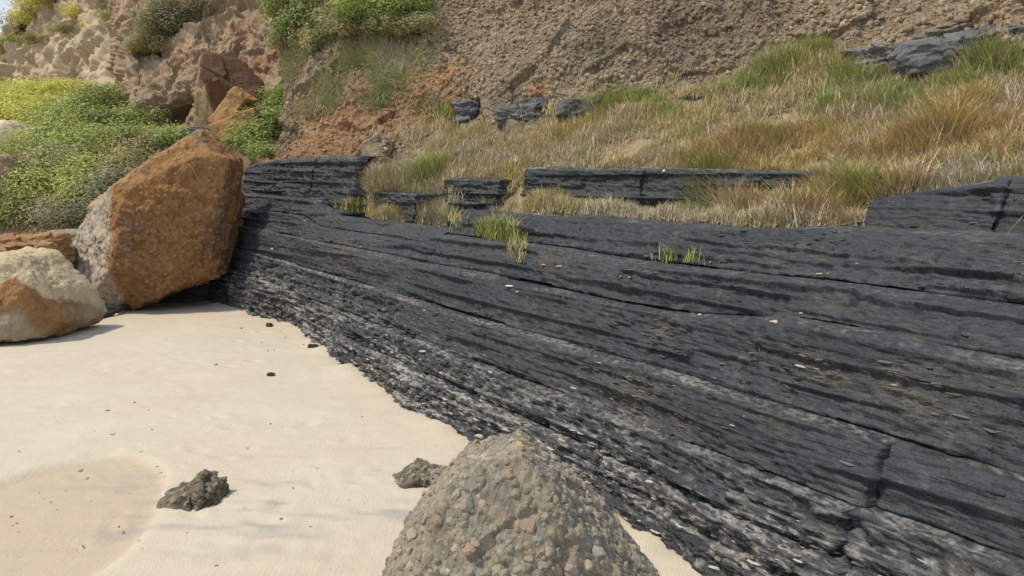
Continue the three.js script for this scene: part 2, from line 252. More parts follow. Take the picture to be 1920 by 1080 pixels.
function coalBed(name, s0, s1, lo, hi, o = {}) {
  const { cell = 0.016, out = 0, rough = 0.012, crack = 0.10, jl = 0, jr = 0, crust = 0.3, pale = 0, face = 0.86, seed = 1, endIn = 0.008, ew = 0.01, back = 0.14, drop = -0.004, chips = 0 } = o;
  const nu = Math.max(8, Math.round((s1 - s0) / cell)), len = 0.5 * (Math.hypot(hi(s0)[0] - lo(s0)[0], hi(s0)[1] - lo(s0)[1]) + Math.hypot(hi(s1)[0] - lo(s1)[0], hi(s1)[1] - lo(s1)[1])), nv = Math.max(10, Math.round((len * 1.15 + 0.2) / (cell * 0.75)));
  const sv = (u, v) => { const yy = v; return s0 + (s1 - s0) * u + lerp(jr, jl, u) * yy + 0.03 * noise(seed * 7, v * 5, u < 0.5 ? 2 : 8) * (1 - Math.min(1, Math.min(u, 1 - u) * 30)); };
  const g = sheet(nu, nv, (u, v) => {
    const s = sv(u, v), a = lo(s), b = hi(s), dn = b[0] - a[0], dy = b[1] - a[1]; let n, y;
    if (v < 0.07) { const t = v / 0.07; const ck = crack * (0.3 + 0.9 * sstep(-0.2, 0.15, noise(s * 0.9, seed * 0.37 + 4, 2) + 0.3 * noise(s * 4, seed, 1))); n = a[0] + ck * (1 - t); y = a[1] - 0.006 + 0.012 * t; }
    else if (v < 0.72) { const t = (v - 0.07) / 0.65; n = a[0] + dn * (1 - face * 0.35) * 0.78 * Math.pow(t, 1.15); y = a[1] + 0.006 + dy * 0.93 * t; }
    else if (v < 0.90) { const t = (v - 0.72) / 0.18, n0 = a[0] + dn * (1 - face * 0.35) * 0.78; n = lerp(n0, b[0], Math.pow(t, 1.1)); y = a[1] + 0.006 + dy * 0.93 + (dy * 0.07 - 0.006) * Math.min(1, t * 1.6); }
    else { const t = (v - 0.90) / 0.10; n = b[0] + back * t; y = b[1] - drop * t; }
    const e = Math.min(u, 1 - u) * (s1 - s0); n += (e < ew ? endIn * (1 - e / ew) : 0) - out * (Math.abs(out) > 0.035 ? sstep(0, 0.05, e) : sstep(0, 0.5, e));
    return world(s, n, y);
  }, (p, u, v) => {
    const [s, n] = frameOf(p[0], p[2]), y = p[1], vis = sstep(0, 0.08, v) * (1 - sstep(0.88, 1, v)) * (1 - 0.72 * sstep(0.62, 0.74, v));
    const lam = noise(s * 1.1 + seed, y * 38, 3) * 0.5 + noise(s * 3.5, y * 80, seed) * 0.3, big = fbm(s * 2.2, y * 5, n * 2, 4), chip = ridge(s * 7, y * 16, n * 7, 3);
    const st = Math.floor(y * 20 + 0.5 * noise(s * 0.6, y * 2, 2)); const step = H3(st, Math.floor(s * 0.7 + 3 * noise(st * 1.7, 0.5, s * 0.25)), 5) - 0.5, gy = y * 8.3 + 0.25 * noise(s * 0.5, 3, 1), gf = Math.abs(gy - Math.floor(gy) - 0.5), groove = Math.exp(-((gf / 0.07) ** 2)) * sstep(-0.15, 0.25, noise(s * 0.8, Math.floor(gy) * 2.3, 4));
    return vis * (lam * 0.018 + big * 0.045 + step * 0.038 - groove * 0.042 + (chip - 0.3) * rough + noise(s * 22, y * 45, n * 22) * (0.005 + rough * 0.4) + (chips ? chips * (worley(s * 11, y * 24, n * 11)[2] - 0.5) : 0));
  }, (p, u, v) => {
    const [s, n] = frameOf(p[0], p[2]), y = p[1]; let c = coalTone(p, s, y, n);
    const w1 = noise(s * 30, y * 80, n * 45), w2 = fbm(s * 2.4 + seed * 3, y * 7, n * 5, 3), hiC = sstep(0.70, 0.78, v) * (1 - sstep(0.93, 1, v)) * crust * (0.55 + 0.9 * noise(s * 1.6, seed, 3)), t = sstep(0.38, 0.8, w1 * 0.9 + w2 * 0.8 + hiC);
    c = mix(c, [0.36, 0.36, 0.355], t * (0.2 + 0.5 * hiC)); c = mix(c, [0.34, 0.335, 0.32], 0.8 * clamp(hiC * 1.3) * sstep(-0.25, 0.3, w1 + 0.7 * w2));                              // salt and sand crust on the ledges, in grains
    const chalk = sstep(0.05, 0.5, noise(s * 2.2 + 4, y * 62, n * 6) + 0.7 * noise(s * 16, y * 90, n * 20) + 0.5 * noise(s * 0.8, y * 7, 2)) * (1 - sstep(0.12, 0.5, y - 0.02 * s + 0.12 * noise(s * 1.1, 3, 8))) * (s < 10.6 ? 1 : 0); c = mix(c, [0.52, 0.50, 0.47], 0.85 * chalk);      // chalky streaks along the lowest laminae
    if (pale) { const q = worley(s * 24, y * 60, n * 24); c = mix(c, q[2] > 0.8 ? [0.50, 0.48, 0.45] : [0.14, 0.14, 0.145], sstep(0.45, 0.85, q[2]) * pale * sstep(-0.35, 0.3, w2 + 0.25 * w1)); }
    return c;
  }, p => { const [s, n] = frameOf(p[0], p[2]); return [s / 0.7, p[1] / 0.7 + n * 0.5]; });
  const o_ = part(g, M.coal, 'coal_block', seam); o_.userData.chips = chips; return o_;
}
const L = [0, 1, 2, 3, 4, 5, 6].map(bed);
{
  // where the joints cut each bed (s), the first bed lowest
  const cuts = [
    [-2.5, 1.62, 3.1, 4.9, 6.3, 7.4, 8.6, 9.9, 13.3],
    [-2.5, 0.6, 1.68, 3.6, 5.2, 6.6, 7.9, 9.4, 13.3],
    [-2.5, 0.3, 1.64, 3.0, 4.6, 6.0, 7.3, 8.8, 10.2, 13.3],
    [-2.5, 1.1, 2.45, 4.05, 5.8, 7.4, 9.0, 10.4, 13.3],
    [-2.5, 0.9, 2.9, 4.5, 6.25, 7.7, 9.3, 10.6, 13.3],
    [-2.5, 1.6, 2.75, 4.6, 6.42, 7.8, 9.1, 10.5, 13.3],
  ];
  const strong = { '2,2': 0.12, '2,1': 0.1, '1,2': 0.1, '1,1': 0.08, '0,1': 0.08, '0,0': 0.08 };
  const outs = [[0, 0.01, -0.01, 0, 0.02, 0.01, 0, 0], [0, -0.036, 0.01, 0, 0.01, -0.01, 0, 0], [0, -0.045, 0.015, 0.0, 0.02, -0.01, 0.01, 0, 0], [0, 0.03, -0.02, 0.02, 0, 0.01, 0, 0], [0, 0, 0.03, 0, -0.02, 0.01, 0, 0], [0, -0.02, 0.03, 0, 0.015, 0, 0.02, 0]];
  for (let k = 0; k < 6; k++) for (let j = 0; j < cuts[k].length - 1; j++) {
    const a = cuts[k][j], b = cuts[k][j + 1], m = (a + b) / 2, low = k < 2, crumbly = m < 9.8 && ((k < 2 && m > 4.5) || (k < 3 && m > 6));
    coalBed('coal_block', a - 0.012, b + 0.012, L[k], L[k + 1], { cell: m < 0.2 ? 0.035 : m < 1.5 ? 0.022 : m < 6 ? 0.013 : 0.017, out: outs[k][j] || 0, rough: crumbly ? 0.035 : low ? 0.024 : 0.012, chips: crumbly ? 0.05 : low ? 0.035 : 0.008, crust: k < 3 ? 0.8 : 0.35, pale: low ? (k === 0 ? 0.75 : 0.5) * (m > 11 ? 0.3 : 1) : crumbly ? 0.25 : 0, face: 0.95 + 0.25 * H3(k, j, 3), seed: k * 9 + j, jl: k === 2 && j === 1 ? 0.12 : 0, crack: k === 0 ? 0.02 : 0.12, back: k === 5 ? 1.15 : 0.16, drop: k === 5 ? 0.17 : -0.004, endIn: strong[k + ',' + j] || 0.008, ew: strong[k + ',' + j] ? 0.03 : 0.01 });
  }
  // the upper bed, broken into blocks with soil and grass between them
  const f = (s0, s1, n0, n1, y0, y1) => s => { const t = clamp((s - s0) / (s1 - s0)); return [lerp(n0, n1, t), lerp(y0, y1, t)]; };
  coalBed('coal_block', 8.55, 9.56, s => [L[6](s)[0] + 0.02, L[6](s)[1] - 0.01], s => [L[6](s)[0] + 0.20, 1.93], { endIn: 0.1, ew: 0.03, seed: 71, rough: 0.02, chips: 0.02, back: 0.25 });
  coalBed('coal_block', 9.47, 10.88, s => [L[6](s)[0] + 0.00, L[6](s)[1] - 0.01], s => [L[6](s)[0] + 0.17, 1.93], { seed: 72, rough: 0.02, chips: 0.02, back: 0.5 });
  coalBed('coal_block', 10.8, 13.3, s => [L[6](s)[0] - 0.01, L[6](s)[1] - 0.01], s => [L[6](s)[0] + 0.16, 1.93 - 0.05 * (s - 10.8)], { seed: 73, rough: 0.015, back: 0.5 });
  coalBed('coal_block', 7.62, 8.32, f(7.62, 8.32, 3.76, 3.54, 1.17, 1.21), f(7.62, 8.32, 3.83, 3.61, 1.50, 1.53), { endIn: 0.32, ew: 0.03, seed: 74, rough: 0.022, chips: 0.03, back: 0.35 });
  coalBed('coal_block', 6.88, 7.62, f(6.88, 7.62, 4.34, 4.04, 1.32, 1.34), f(6.88, 7.62, 4.44, 4.14, 1.66, 1.67), { endIn: 0.32, ew: 0.03, seed: 75, rough: 0.025, chips: 0.03, back: 0.35 });
  coalBed('coal_block', 6.95, 7.35, f(6.95, 7.35, 4.12, 3.96, 1.16, 1.18), f(6.95, 7.35, 4.17, 4.01, 1.42, 1.44), { endIn: 0.32, ew: 0.03, seed: 76, rough: 0.025, chips: 0.03, back: 0.3 });
  coalBed('coal_block', 5.2, 6.75, f(3.4, 6.55, 5.12, 4.52, 1.56, 1.38), f(3.4, 6.55, 5.18, 4.62, 1.72, 1.79), { endIn: 0.32, ew: 0.03, seed: 77, crust: 0.6, rough: 0.02, back: 0.3 });
  coalBed('coal_block', 3.3, 5.3, f(3.4, 6.55, 5.14, 4.54, 1.56, 1.38), f(3.4, 6.55, 5.20, 4.64, 1.72, 1.79), { seed: 78, rough: 0.02, back: 0.3 });
  coalBed('coal_block', 2.12, 3.05, f(2.12, 3.05, 4.55, 4.62, 1.37, 1.36), f(2.12, 3.05, 4.78, 4.95, 1.70, 1.56), { endIn: 0.32, ew: 0.03, seed: 79, rough: 0.006, back: 0.4 });
  coalBed('coal_block', -2.5, 2.24, s => [4.57, 1.37], s => [4.80, 1.70], { seed: 80, cell: 0.028, rough: 0.008, back: 0.4 });
}

{
  // crumbled chips lying on the seam
  const r = rng(404), A = new THREE.Vector3(), B = new THREE.Vector3(), D = new THREE.Vector3(), nn = new THREE.Vector3(), q = new THREE.Quaternion(), q2 = new THREE.Quaternion(), up = new THREE.Vector3(0, 1, 0), rows = [], c = new THREE.Color();
  let chip = new THREE.IcosahedronGeometry(1, 0); { const a = chip.attributes.position; for (let i = 0; i < a.count; i++) { const e = 1 + 0.9 * noise(a.getX(i) * 1.3 + 3, a.getY(i) * 1.3, a.getZ(i) * 1.3); a.setXYZ(i, a.getX(i) * e * 1.5, a.getY(i) * e * 0.38, a.getZ(i) * e); } chip.deleteAttribute('uv'); chip.computeVertexNormals(); }
  for (const m of seam.children) {
    const P = m.geometry.attributes.position, ix = m.geometry.index.array, upper = m.userData.upper;
    for (let t = 0; t < ix.length; t += 3) {
      A.fromBufferAttribute(P, ix[t]); B.fromBufferAttribute(P, ix[t + 1]); D.fromBufferAttribute(P, ix[t + 2]); const [s, n] = frameOf(A.x, A.z); if (s < 0.6 || s > 12.4 || A.y < -0.02) continue;
      B.sub(A); D.sub(A); nn.copy(B).cross(D); const area = nn.length() / 2; if (area < 1e-9) continue; nn.normalize(); if (nn.y < 0) nn.negate(); if (nn.y < 0.1) continue;
      const lineY = curve([[0, 0.24], [3, 0.30], [4.5, 0.38], [6, 0.52], [7.2, 0.62], [8.6, 0.6], [9.6, 0.35], [10.5, 0.12], [12, 0]], s) + 0.35 * fbm(s * 1.3 + 7, A.y * 2, n, 3), low = 1 - sstep(-0.12, 0.16, A.y - lineY), sp = [A.x, A.y, A.z], br = inSpots(sp, brownSpots), rub = Math.max(br, inSpots(sp, paleSpots)) + 0.3 * sstep(0.14, 0.34, fbm(s * 0.9 + 21, A.y * 2.2, n * 1.5, 3)); if (r() > area * 60000 * (low * 0.020 * (0.55 + 0.7 * sstep(-0.2, 0.3, fbm(s * 2 + 3, A.y * 5, n * 2, 3))) + rub * 0.026 + 0.0008)) continue;
      rows.push([A.x + B.x * 0.33 + D.x * 0.33, A.y + B.y * 0.33 + D.y * 0.33, A.z + B.z * 0.33 + D.z * 0.33, nn.clone(), 0.0055 + 0.015 * Math.pow(r(), 3), r(), r(), br]);
    }
  }
  const im = new THREE.InstancedMesh(chip, M.chip, rows.length);
  rows.forEach((o, i) => { q.setFromUnitVectors(up, o[3]); const ry = (o[5] - 0.5) * 0.9 + 2.15; q2.setFromAxisAngle(up, ry); const qq = q2.clone().slerp(q.multiply(q2), 0.15); im.setMatrixAt(i, new THREE.Matrix4().compose(new THREE.Vector3(o[0], o[1] - o[4] * 0.1, o[2]), qq, new THREE.Vector3(o[4] * 1.5, o[4] * (0.5 + 0.8 * o[5]), o[4] * 0.9))); const y0 = o[1], pale = y0 < 0.2 ? 0.9 : y0 < 0.5 ? 0.97 : 0.99; const k = o[6] > pale ? [0.46, 0.44, 0.41] : o[6] > pale - 0.25 ? [0.115, 0.113, 0.11] : o[6] > 0.25 ? [0.05, 0.053, 0.057] : [0.026, 0.028, 0.032]; const kk = o[7] > 0.4 && o[6] < pale ? mix(k, [0.135, 0.122, 0.10], 0.5) : k; im.setColorAt(i, c.setRGB(...kk)); });
  im.name = 'coal_chips'; im.userData.kind = 'stuff'; im.castShadow = im.receiveShadow = true; seam.add(im); console.log('chips', rows.length);
}

// ---------------------------------------------------------------- the bank and the near conglomerate cliff
const C3 = a => a.map(q => at(...q));
const col8 = (px, pys, ds) => pys.map((py, i) => [px, py, ds[i]]);
const edge = [[475, 345, 12.1], [478, 309, 12.4], [522, 291, 12.0], [535, 235, 12.2], [545, 150, 12.4], [535, 70, 12.6], [518, 0, 13], [500, -250, 14], [480, -600, 16], [480, -700, 22]];
const bankCols = [
  edge.map(q => [q[0] + 70, q[1], q[2] + 6]), edge.map(q => [q[0] + 12, q[1], q[2] + 0.9]), edge,
  col8(590, [335, 291, 280, 235, 150, 70, 0, -250, -600, -700], [10.25, 10.5, 10.7, 11.2, 11.8, 12.2, 12.6, 13.6, 15.5, 22]),
  col8(680, [340, 292, 268, 220, 150, 80, 0, -250, -600, -700], [9.8, 10.1, 10.4, 10.9, 11.2, 11.7, 12.3, 13.4, 15, 22]),
  col8(708, [412, 312, 282, 222, 150, 85, 0, -250, -600, -700], [8.9, 9.25, 9.75, 10.7, 10.95, 11.4, 12.1, 13.2, 15, 22]),
  col8(735, [420, 345, 290, 225, 150, 90, 0, -250, -600, -700], [8.65, 9.05, 9.8, 10.5, 10.7, 11.2, 11.9, 13, 15, 22]),
  col8(860, [426, 345, 290, 235, 180, 90, 0, -250, -600, -700], [8.3, 8.7, 9.2, 9.8, 10.1, 10.7, 11.3, 12.8, 14.5, 21]),
  col8(1000, [402, 335, 285, 235, 185, 90, 0, -250, -600, -700], [7.75, 8.15, 8.6, 9.1, 9.4, 10.0, 10.6, 12.2, 14, 21]),
  col8(1150, [408, 320, 265, 205, 160, 80, 0, -250, -600, -700], [6.75, 7.5, 8.0, 8.6, 8.9, 9.4, 9.9, 11.5, 13.5, 20]),
  col8(1320, [422, 325, 240, 150, 110, 60, 0, -250, -600, -700], [5.9, 6.85, 7.6, 8.5, 8.7, 8.95, 9.3, 10.8, 13, 20]),
  col8(1500, [434, 332, 230, 112, 80, 40, 0, -250, -600, -700], [5.25, 6.15, 7.0, 8.1, 8.25, 8.4, 8.6, 10, 12.5, 19]),
  col8(1700, [424, 336, 240, 140, 110, 60, 0, -250, -600, -700], [4.95, 5.5, 6.2, 7.1, 7.25, 7.5, 7.8, 9, 11.5, 18]),
  col8(1920, [400, 336, 240, 130, 100, 50, 0, -250, -600, -700], [4.6, 4.9, 5.5, 6.3, 6.4, 6.6, 6.8, 8, 10, 17]),
  col8(2300, [400, 336, 240, 110, 80, 40, 0, -250, -600, -700], [3.95, 4.15, 4.7, 5.3, 5.4, 5.6, 5.8, 7, 9, 15]),
  col8(3200, [400, 336, 240, 110, 80, 40, 0, -250, -600, -700], [2.95, 3.1, 3.5, 4.2, 4.3, 4.5, 4.7, 5.6, 7, 12]),
].map(c => { const a = c[0], b = c[1], t = c[0][0] > 1050 && c[0][0] < 1650 ? [0.3, 0.8] : [0.5, 0.5]; return [a, [lerp(a[0], b[0], 0.5), lerp(a[1], b[1], t[0]), lerp(a[2], b[2], t[1])], ...c.slice(1)]; }).map(C3);
const bankS = patch(bankCols);
// patches of other ground on the bank, as points of the surface with a radius in metres
const groundSpots = [
  ['orange', 620, 255, 105], ['orange', 700, 225, 110], ['orange', 800, 170, 85], ['orange', 590, 200, 50], ['orange', 560, 285, 60], ['orange', 505, 300, 45], ['orange', 830, 215, 55], ['orange', 655, 285, 60], ['orange', 1010, 180, 25],
  ['grey', 700, 140, 70], ['grey', 1300, 60, 110], ['grey', 1400, 40, 80], ['grey', 960, 190, 40], ['grey', 1130, 90, 70], ['grey', 1240, 240, 90], ['grey', 1400, 210, 100],
  ['pale', 1450, 105, 45], ['pale', 860, 140, 60], ['pale', 610, 190, 70], ['pale', 570, 240, 45], ['pale', 920, 60, 80], ['pale', 1060, 55, 60],
].map(([k, px, py, r]) => { const f = find(bankS, px, py, 2, 15); return { k, p: f.p, r: r * f.D / F, U: f.U, V: f.V }; });
const spotW = (p, k) => { let w = 0; for (const s of groundSpots) if (s.k === k) { const d = Math.hypot(p[0] - s.p[0], p[1] - s.p[1], p[2] - s.p[2]) / s.r; w = Math.max(w, 1 - sstep(0.35, 1.5, d + 0.55 * fbm(p[0] * 2.2, p[1] * 2.2, p[2] * 2.2, 3))); } return w; };
// how grassy the bank is at (U, V, point): rows 0 to 3 on the bench and slope, bare on the talus and the cliff
const grassTop = U => curve([[2, 0], [4.7, 0.0], [5.2, 1.6], [6, 3.0], [7, 3.7], [8, 3.9], [9, 4.1], [10, 4.1], [11, 4.3], [12, 4.1], [15, 4.1]], U);
const grassy = (U, V, p) => 1 - sstep(-0.25, 0.25, V - grassTop(U) + 0.7 * fbm(p[0] * 1.6, p[1] * 1.6, p[2] * 1.6, 3));
const bank = (() => {
  const g = sheet(620, 370, (u, v) => bankS(u * (bankS.nc - 1), Math.pow(v, 1.25) * (bankS.nr - 1)), (p, u, v) => {
    const V = Math.pow(v, 1.25) * (bankS.nr - 1), U = u * (bankS.nc - 1), gr = grassy(U, V, p), cl = 1 - gr; const x = p[0], y = p[1], z = p[2];
    const w = worley(x * 14, y * 14, z * 14), w2 = worley(x * 5 + 2, y * 6, z * 5);
    return 0.14 * fbm(x * 0.9, y * 0.9, z * 0.9, 4) + cl * (0.26 * (ridge(x * 0.9, y * 0.45, z * 0.9, 4) - 0.3) + 0.12 * (worley(x * 1.7, y * 2.2, z * 1.7)[2] - 0.5) + 0.038 * (0.55 - w[0]) + 0.014 * (worley(x * 30, y * 30, z * 30)[2] - 0.5) + 0.035 * (w2[2] - 0.5) * sstep(0.02, 0.2, w2[1] - w2[0])) + 0.02 * noise(x * 9, y * 9, z * 9);
  }, (p, u, v) => {
    const V = Math.pow(v, 1.25) * (bankS.nr - 1), U = u * (bankS.nc - 1), gr = grassy(U, V, p), x = p[0], y = p[1], z = p[2];
    const n1 = fbm(x * 0.9, y * 0.9, z * 0.9, 4), n2 = noise(x * 18, y * 18, z * 18), w = worley(x * 14, y * 14, z * 14);
    let c = mix([0.195, 0.14, 0.083], [0.26, 0.19, 0.115], clamp(0.5 + n1 + 0.4 * n2));
    c = mix(c, [0.185, 0.13, 0.08], sstep(0.0, 0.4, fbm(x * 1.7 + 4, y * 1.7, z * 1.7, 3)) * 0.8);
    c = mix(c, [0.135, 0.11, 0.085], spotW(p, 'grey') * 0.75); c = mix(c, [0.33, 0.27, 0.18], spotW(p, 'pale') * 0.7);
    c = mix(c, mix([0.27, 0.125, 0.042], [0.34, 0.175, 0.062], clamp(0.5 + 0.9 * n2)), spotW(p, 'orange'));
    c = mix(c, pebbleTones[Math.floor(w[2] * 6)].map(v => v * 0.8), 0.35 * (1 - gr));
    return mix(c, mix([0.22, 0.165, 0.10], [0.35, 0.28, 0.175], clamp(0.5 + n2 + 1.2 * n1)), gr * 0.9);
  });
  const o = top(part(g, M.soil, 'cliff'), 'cliff'); tag(o, 'tan conglomerate cliff and grassy bank above the coal seam', 'cliff', null, 'structure'); return o;
})();
bankMesh = bank;
setPebbles(bank, { count: 520000, parts: 280, sink: 0.22, palOf: o => spotW([o.p.x, o.p.y, o.p.z], 'orange') > 0.15 + 0.7 * o.sp ? 'rust' : 'tan', size: [0.008, 0.034], seed: 9, tone: o => [0, 1, 0, 4, 6, 2, 1, 0, 6, 5][Math.floor(o.t * 10)], keep: (p, n) => { if (p.z > -4.5 || p.y > 5.2 || p.y < 1.6 || p.x > 0.75 * -p.z) return 0; const [s, m] = frameOf(p.x, p.z); return m > 4.6 && m + s * 0.02 > 4.4 ? clamp(0.25 + 1.6 * (p.y - 2.3) + 0.6 * noise(p.x * 1.3, p.y * 1.3, p.z * 1.3)) * (n.y < 0.9 ? 1 : 0.3) : 0.35; } });
console.log('bank done');

// ---------------------------------------------------------------- the farther cliffs and the slope behind the boulders
function terrain(name, label, cols, nu, nv, disp, col, m = M.soil) {
  const f = patch(cols.map(C3)), g = sheet(nu, nv, (u, v) => f(u * (f.nc - 1), v * (f.nr - 1)), disp, col);
  const o = top(part(g, m, name), name); tag(o, label, 'cliff', null, 'structure'); return { f, o };
}
const caveP = at(338, 212, 15.8);
const brownCliff = terrain('brown_cliff', 'reddish brown broken cliff face behind the orange boulder', [
  col8(222, [330, 240, 150, 60, 0, -200, -500, -560], [21.5, 22, 22.5, 23.5, 24, 26, 29, 36]),
  col8(236, [330, 230, 150, 70, 0, -200, -500, -560], [16.2, 16.6, 17.2, 18.2, 19, 21, 24, 34]),
  col8(275, [320, 238, 160, 80, 0, -200, -500, -560], [15.4, 15.7, 16.3, 17.5, 18.3, 20, 23, 33]),
  col8(335, [310, 236, 160, 90, 0, -200, -500, -560], [15.5, 15.9, 15.9, 16.6, 17.4, 19, 22, 32]),
  col8(370, [300, 240, 160, 100, 0, -200, -500, -560], [14.6, 15.0, 15.4, 16.1, 17, 18.6, 22, 32]),
  col8(450, [300, 230, 170, 100, 0, -200, -500, -560], [13.6, 14.4, 15.4, 16, 16.7, 18.2, 22, 32]),
  col8(530, [300, 230, 170, 100, 0, -200, -500, -560], [13.0, 14, 14.8, 15.4, 16, 17.6, 21, 32]),
  col8(640, [300, 230, 170, 100, 0, -200, -500, -560], [13.0, 14, 14.8, 15.4, 16, 17.6, 21, 32]),
], 300, 240, (p, u, v) => {
  const [x, y, z] = p, w = worley(x * 1.6, y * 1.3, z * 1.6), w2 = worley(x * 4.5, y * 4.5, z * 4.5), w3 = worley(x * 12, y * 12, z * 12);
  return 0.42 * (w[2] - 0.5) * sstep(0.02, 0.16, w[1] - w[0]) + 0.12 * (w2[2] - 0.5) + 0.07 * (w3[2] - 0.5) + 0.12 * (ridge(x * 2, y * 1.2, z * 2, 3) - 0.4) + 0.3 * fbm(x * 0.7, y * 0.7, z * 0.7, 4) - 1.4 * Math.exp(-(((p[0] - caveP.x) / 0.24) ** 2 + ((p[1] - caveP.y) / 0.30) ** 2 + ((p[2] - caveP.z) / 1.2) ** 2));
}, p => {
  const [x, y, z] = p, n = fbm(x * 0.8, y * 0.8, z * 0.8, 4), m = noise(x * 9, y * 9, z * 9); let c = mix([0.28, 0.205, 0.135], [0.40, 0.305, 0.205], clamp(0.5 + n * 1.1 + m * 0.35));
  c = mix(c, [0.34, 0.19, 0.115], sstep(0.1, 0.45, fbm(x * 0.6 + 3, y * 0.6, z * 0.6, 3)) * 0.7); return mix(c, [0.16, 0.11, 0.08], 0.6 * sstep(0.15, 0.45, fbm(x * 2.2, y * 2.2 + 4, z * 2.2, 3)));
});
const paleCliff = terrain('pale_cliff', 'pale weathered sandstone cliff at the far left under the sky', [
  col8(-500, [340, 300, 270, 262, 258, 255, 254], [38, 38.5, 39, 39.5, 40, 42, 60]),
  col8(-250, [340, 280, 230, 205, 195, 190, 189], [34, 34.5, 35, 35.5, 36, 38, 60]),
  col8(-60, [340, 250, 190, 150, 130, 122, 121], [31, 31.5, 32, 33, 34, 36, 60]),
  col8(10, [340, 240, 170, 120, 95, 82, 80], [29.5, 30, 31, 32, 33, 35, 60]),
  col8(50, [340, 230, 150, 90, 40, 0, -10], [29, 29.5, 30.5, 31.5, 32.5, 34, 60]),
  col8(110, [340, 220, 130, 50, -20, -90, -100], [27.5, 28, 29, 30, 31, 33, 60]),
  col8(200, [340, 220, 130, 40, -60, -220, -240], [25, 25.5, 26.5, 28, 29, 31, 60]),
  col8(320, [340, 220, 120, 20, -100, -320, -340], [23, 23.5, 24, 25, 26, 29, 60]),
  col8(460, [340, 220, 120, 20, -120, -400, -420], [22, 22.5, 23, 24, 25, 28, 60]),
], 280, 180, (p) => { const [x, y, z] = p, w = worley(x * 0.75, y * 0.5, z * 0.75), w2 = worley(x * 2.3, y * 1.6, z * 2.3); return 0.9 * (w[2] - 0.5) * sstep(0.03, 0.2, w[1] - w[0]) + 0.28 * (w2[2] - 0.5) + 0.5 * fbm(x * 0.5, y * 0.3, z * 0.5, 4) + 0.16 * (worley(x * 5, y * 3.5, z * 5)[2] - 0.5) + 0.22 * (ridge(x * 1.6, y * 0.9, z * 1.6, 3) - 0.4); },
  p => { const [x, y, z] = p, n = fbm(x * 0.6, y * 0.35, z * 0.6, 4), m = noise(x * 5, y * 4, z * 5); let c = mix([0.44, 0.35, 0.23], [0.60, 0.50, 0.34], clamp(0.5 + n * 1.2 + m * 0.3)); c = mix(c, [0.36, 0.21, 0.13], 0.7 * sstep(0.1, 0.4, fbm(x * 0.5 + 9, y * 0.5, z * 0.5, 3))); return mix(c, [0.30, 0.25, 0.18], 0.7 * sstep(0.12, 0.4, fbm(x * 1.3, y * 0.8, z * 1.3 + 5, 3))); });
const slope = terrain('hillside', 'earthy slope carrying the green thicket behind the boulders', [
  col8(-500, [520, 440, 380, 330, 320], [11, 13, 16, 20, 30]), col8(-150, [520, 440, 370, 310, 300], [11, 12.8, 15.5, 20, 30]), col8(0, [540, 440, 340, 280, 275], [10.4, 12.2, 15.2, 19.5, 30]),
  col8(60, [540, 435, 320, 240, 230], [10.6, 12.2, 15, 19, 29]), col8(150, [540, 425, 290, 185, 175], [10.8, 12.2, 15, 19, 28]), col8(230, [540, 400, 290, 215, 190], [11.2, 12.2, 14.2, 16.6, 22]),
  col8(320, [540, 340, 280, 245, 225], [11.4, 12.4, 13.8, 15.3, 20]), col8(400, [540, 310, 262, 235, 215], [11.6, 12.2, 13.2, 14.5, 18]), col8(470, [540, 320, 262, 225, 205], [11.7, 12.0, 12.9, 14.2, 18]), col8(560, [540, 320, 262, 225, 205], [11.9, 12.2, 12.9, 14.2, 18]),
], 150, 90, (p) => { const [x, y, z] = p, w = worley(x * 5, y * 5, z * 5); return 0.2 * fbm(x * 0.8, y, z * 0.8, 4) + 0.06 * (w[2] - 0.5) + 0.02 * noise(x * 10, y * 10, z * 10); },
  p => { const [x, y, z] = p, n = fbm(x, y, z, 4), m = noise(x * 10, y * 10, z * 10); return mix(mix([0.20, 0.14, 0.08], [0.30, 0.20, 0.11], clamp(0.5 + n + m * 0.4)), [0.36, 0.20, 0.08], sstep(-3.6, -3.0, x) * 0.8 + 0.0); });

// ---------------------------------------------------------------- boulders and loose rocks
function rock(name, label, category, centre, planes, o, group) {
  const m = part(rockGeo(planes, o), o.m || M.rock, name); m.position.copy(centre); if (o.rot) m.rotation.set(...o.rot); top(m, name); tag(m, label, category, group); return m;
}
const gravel = (sc, k) => (x, y, z) => { const w = worley(x * sc + k, y * sc, z * sc + k * 2); return w; };
const caster0 = new THREE.Raycaster();
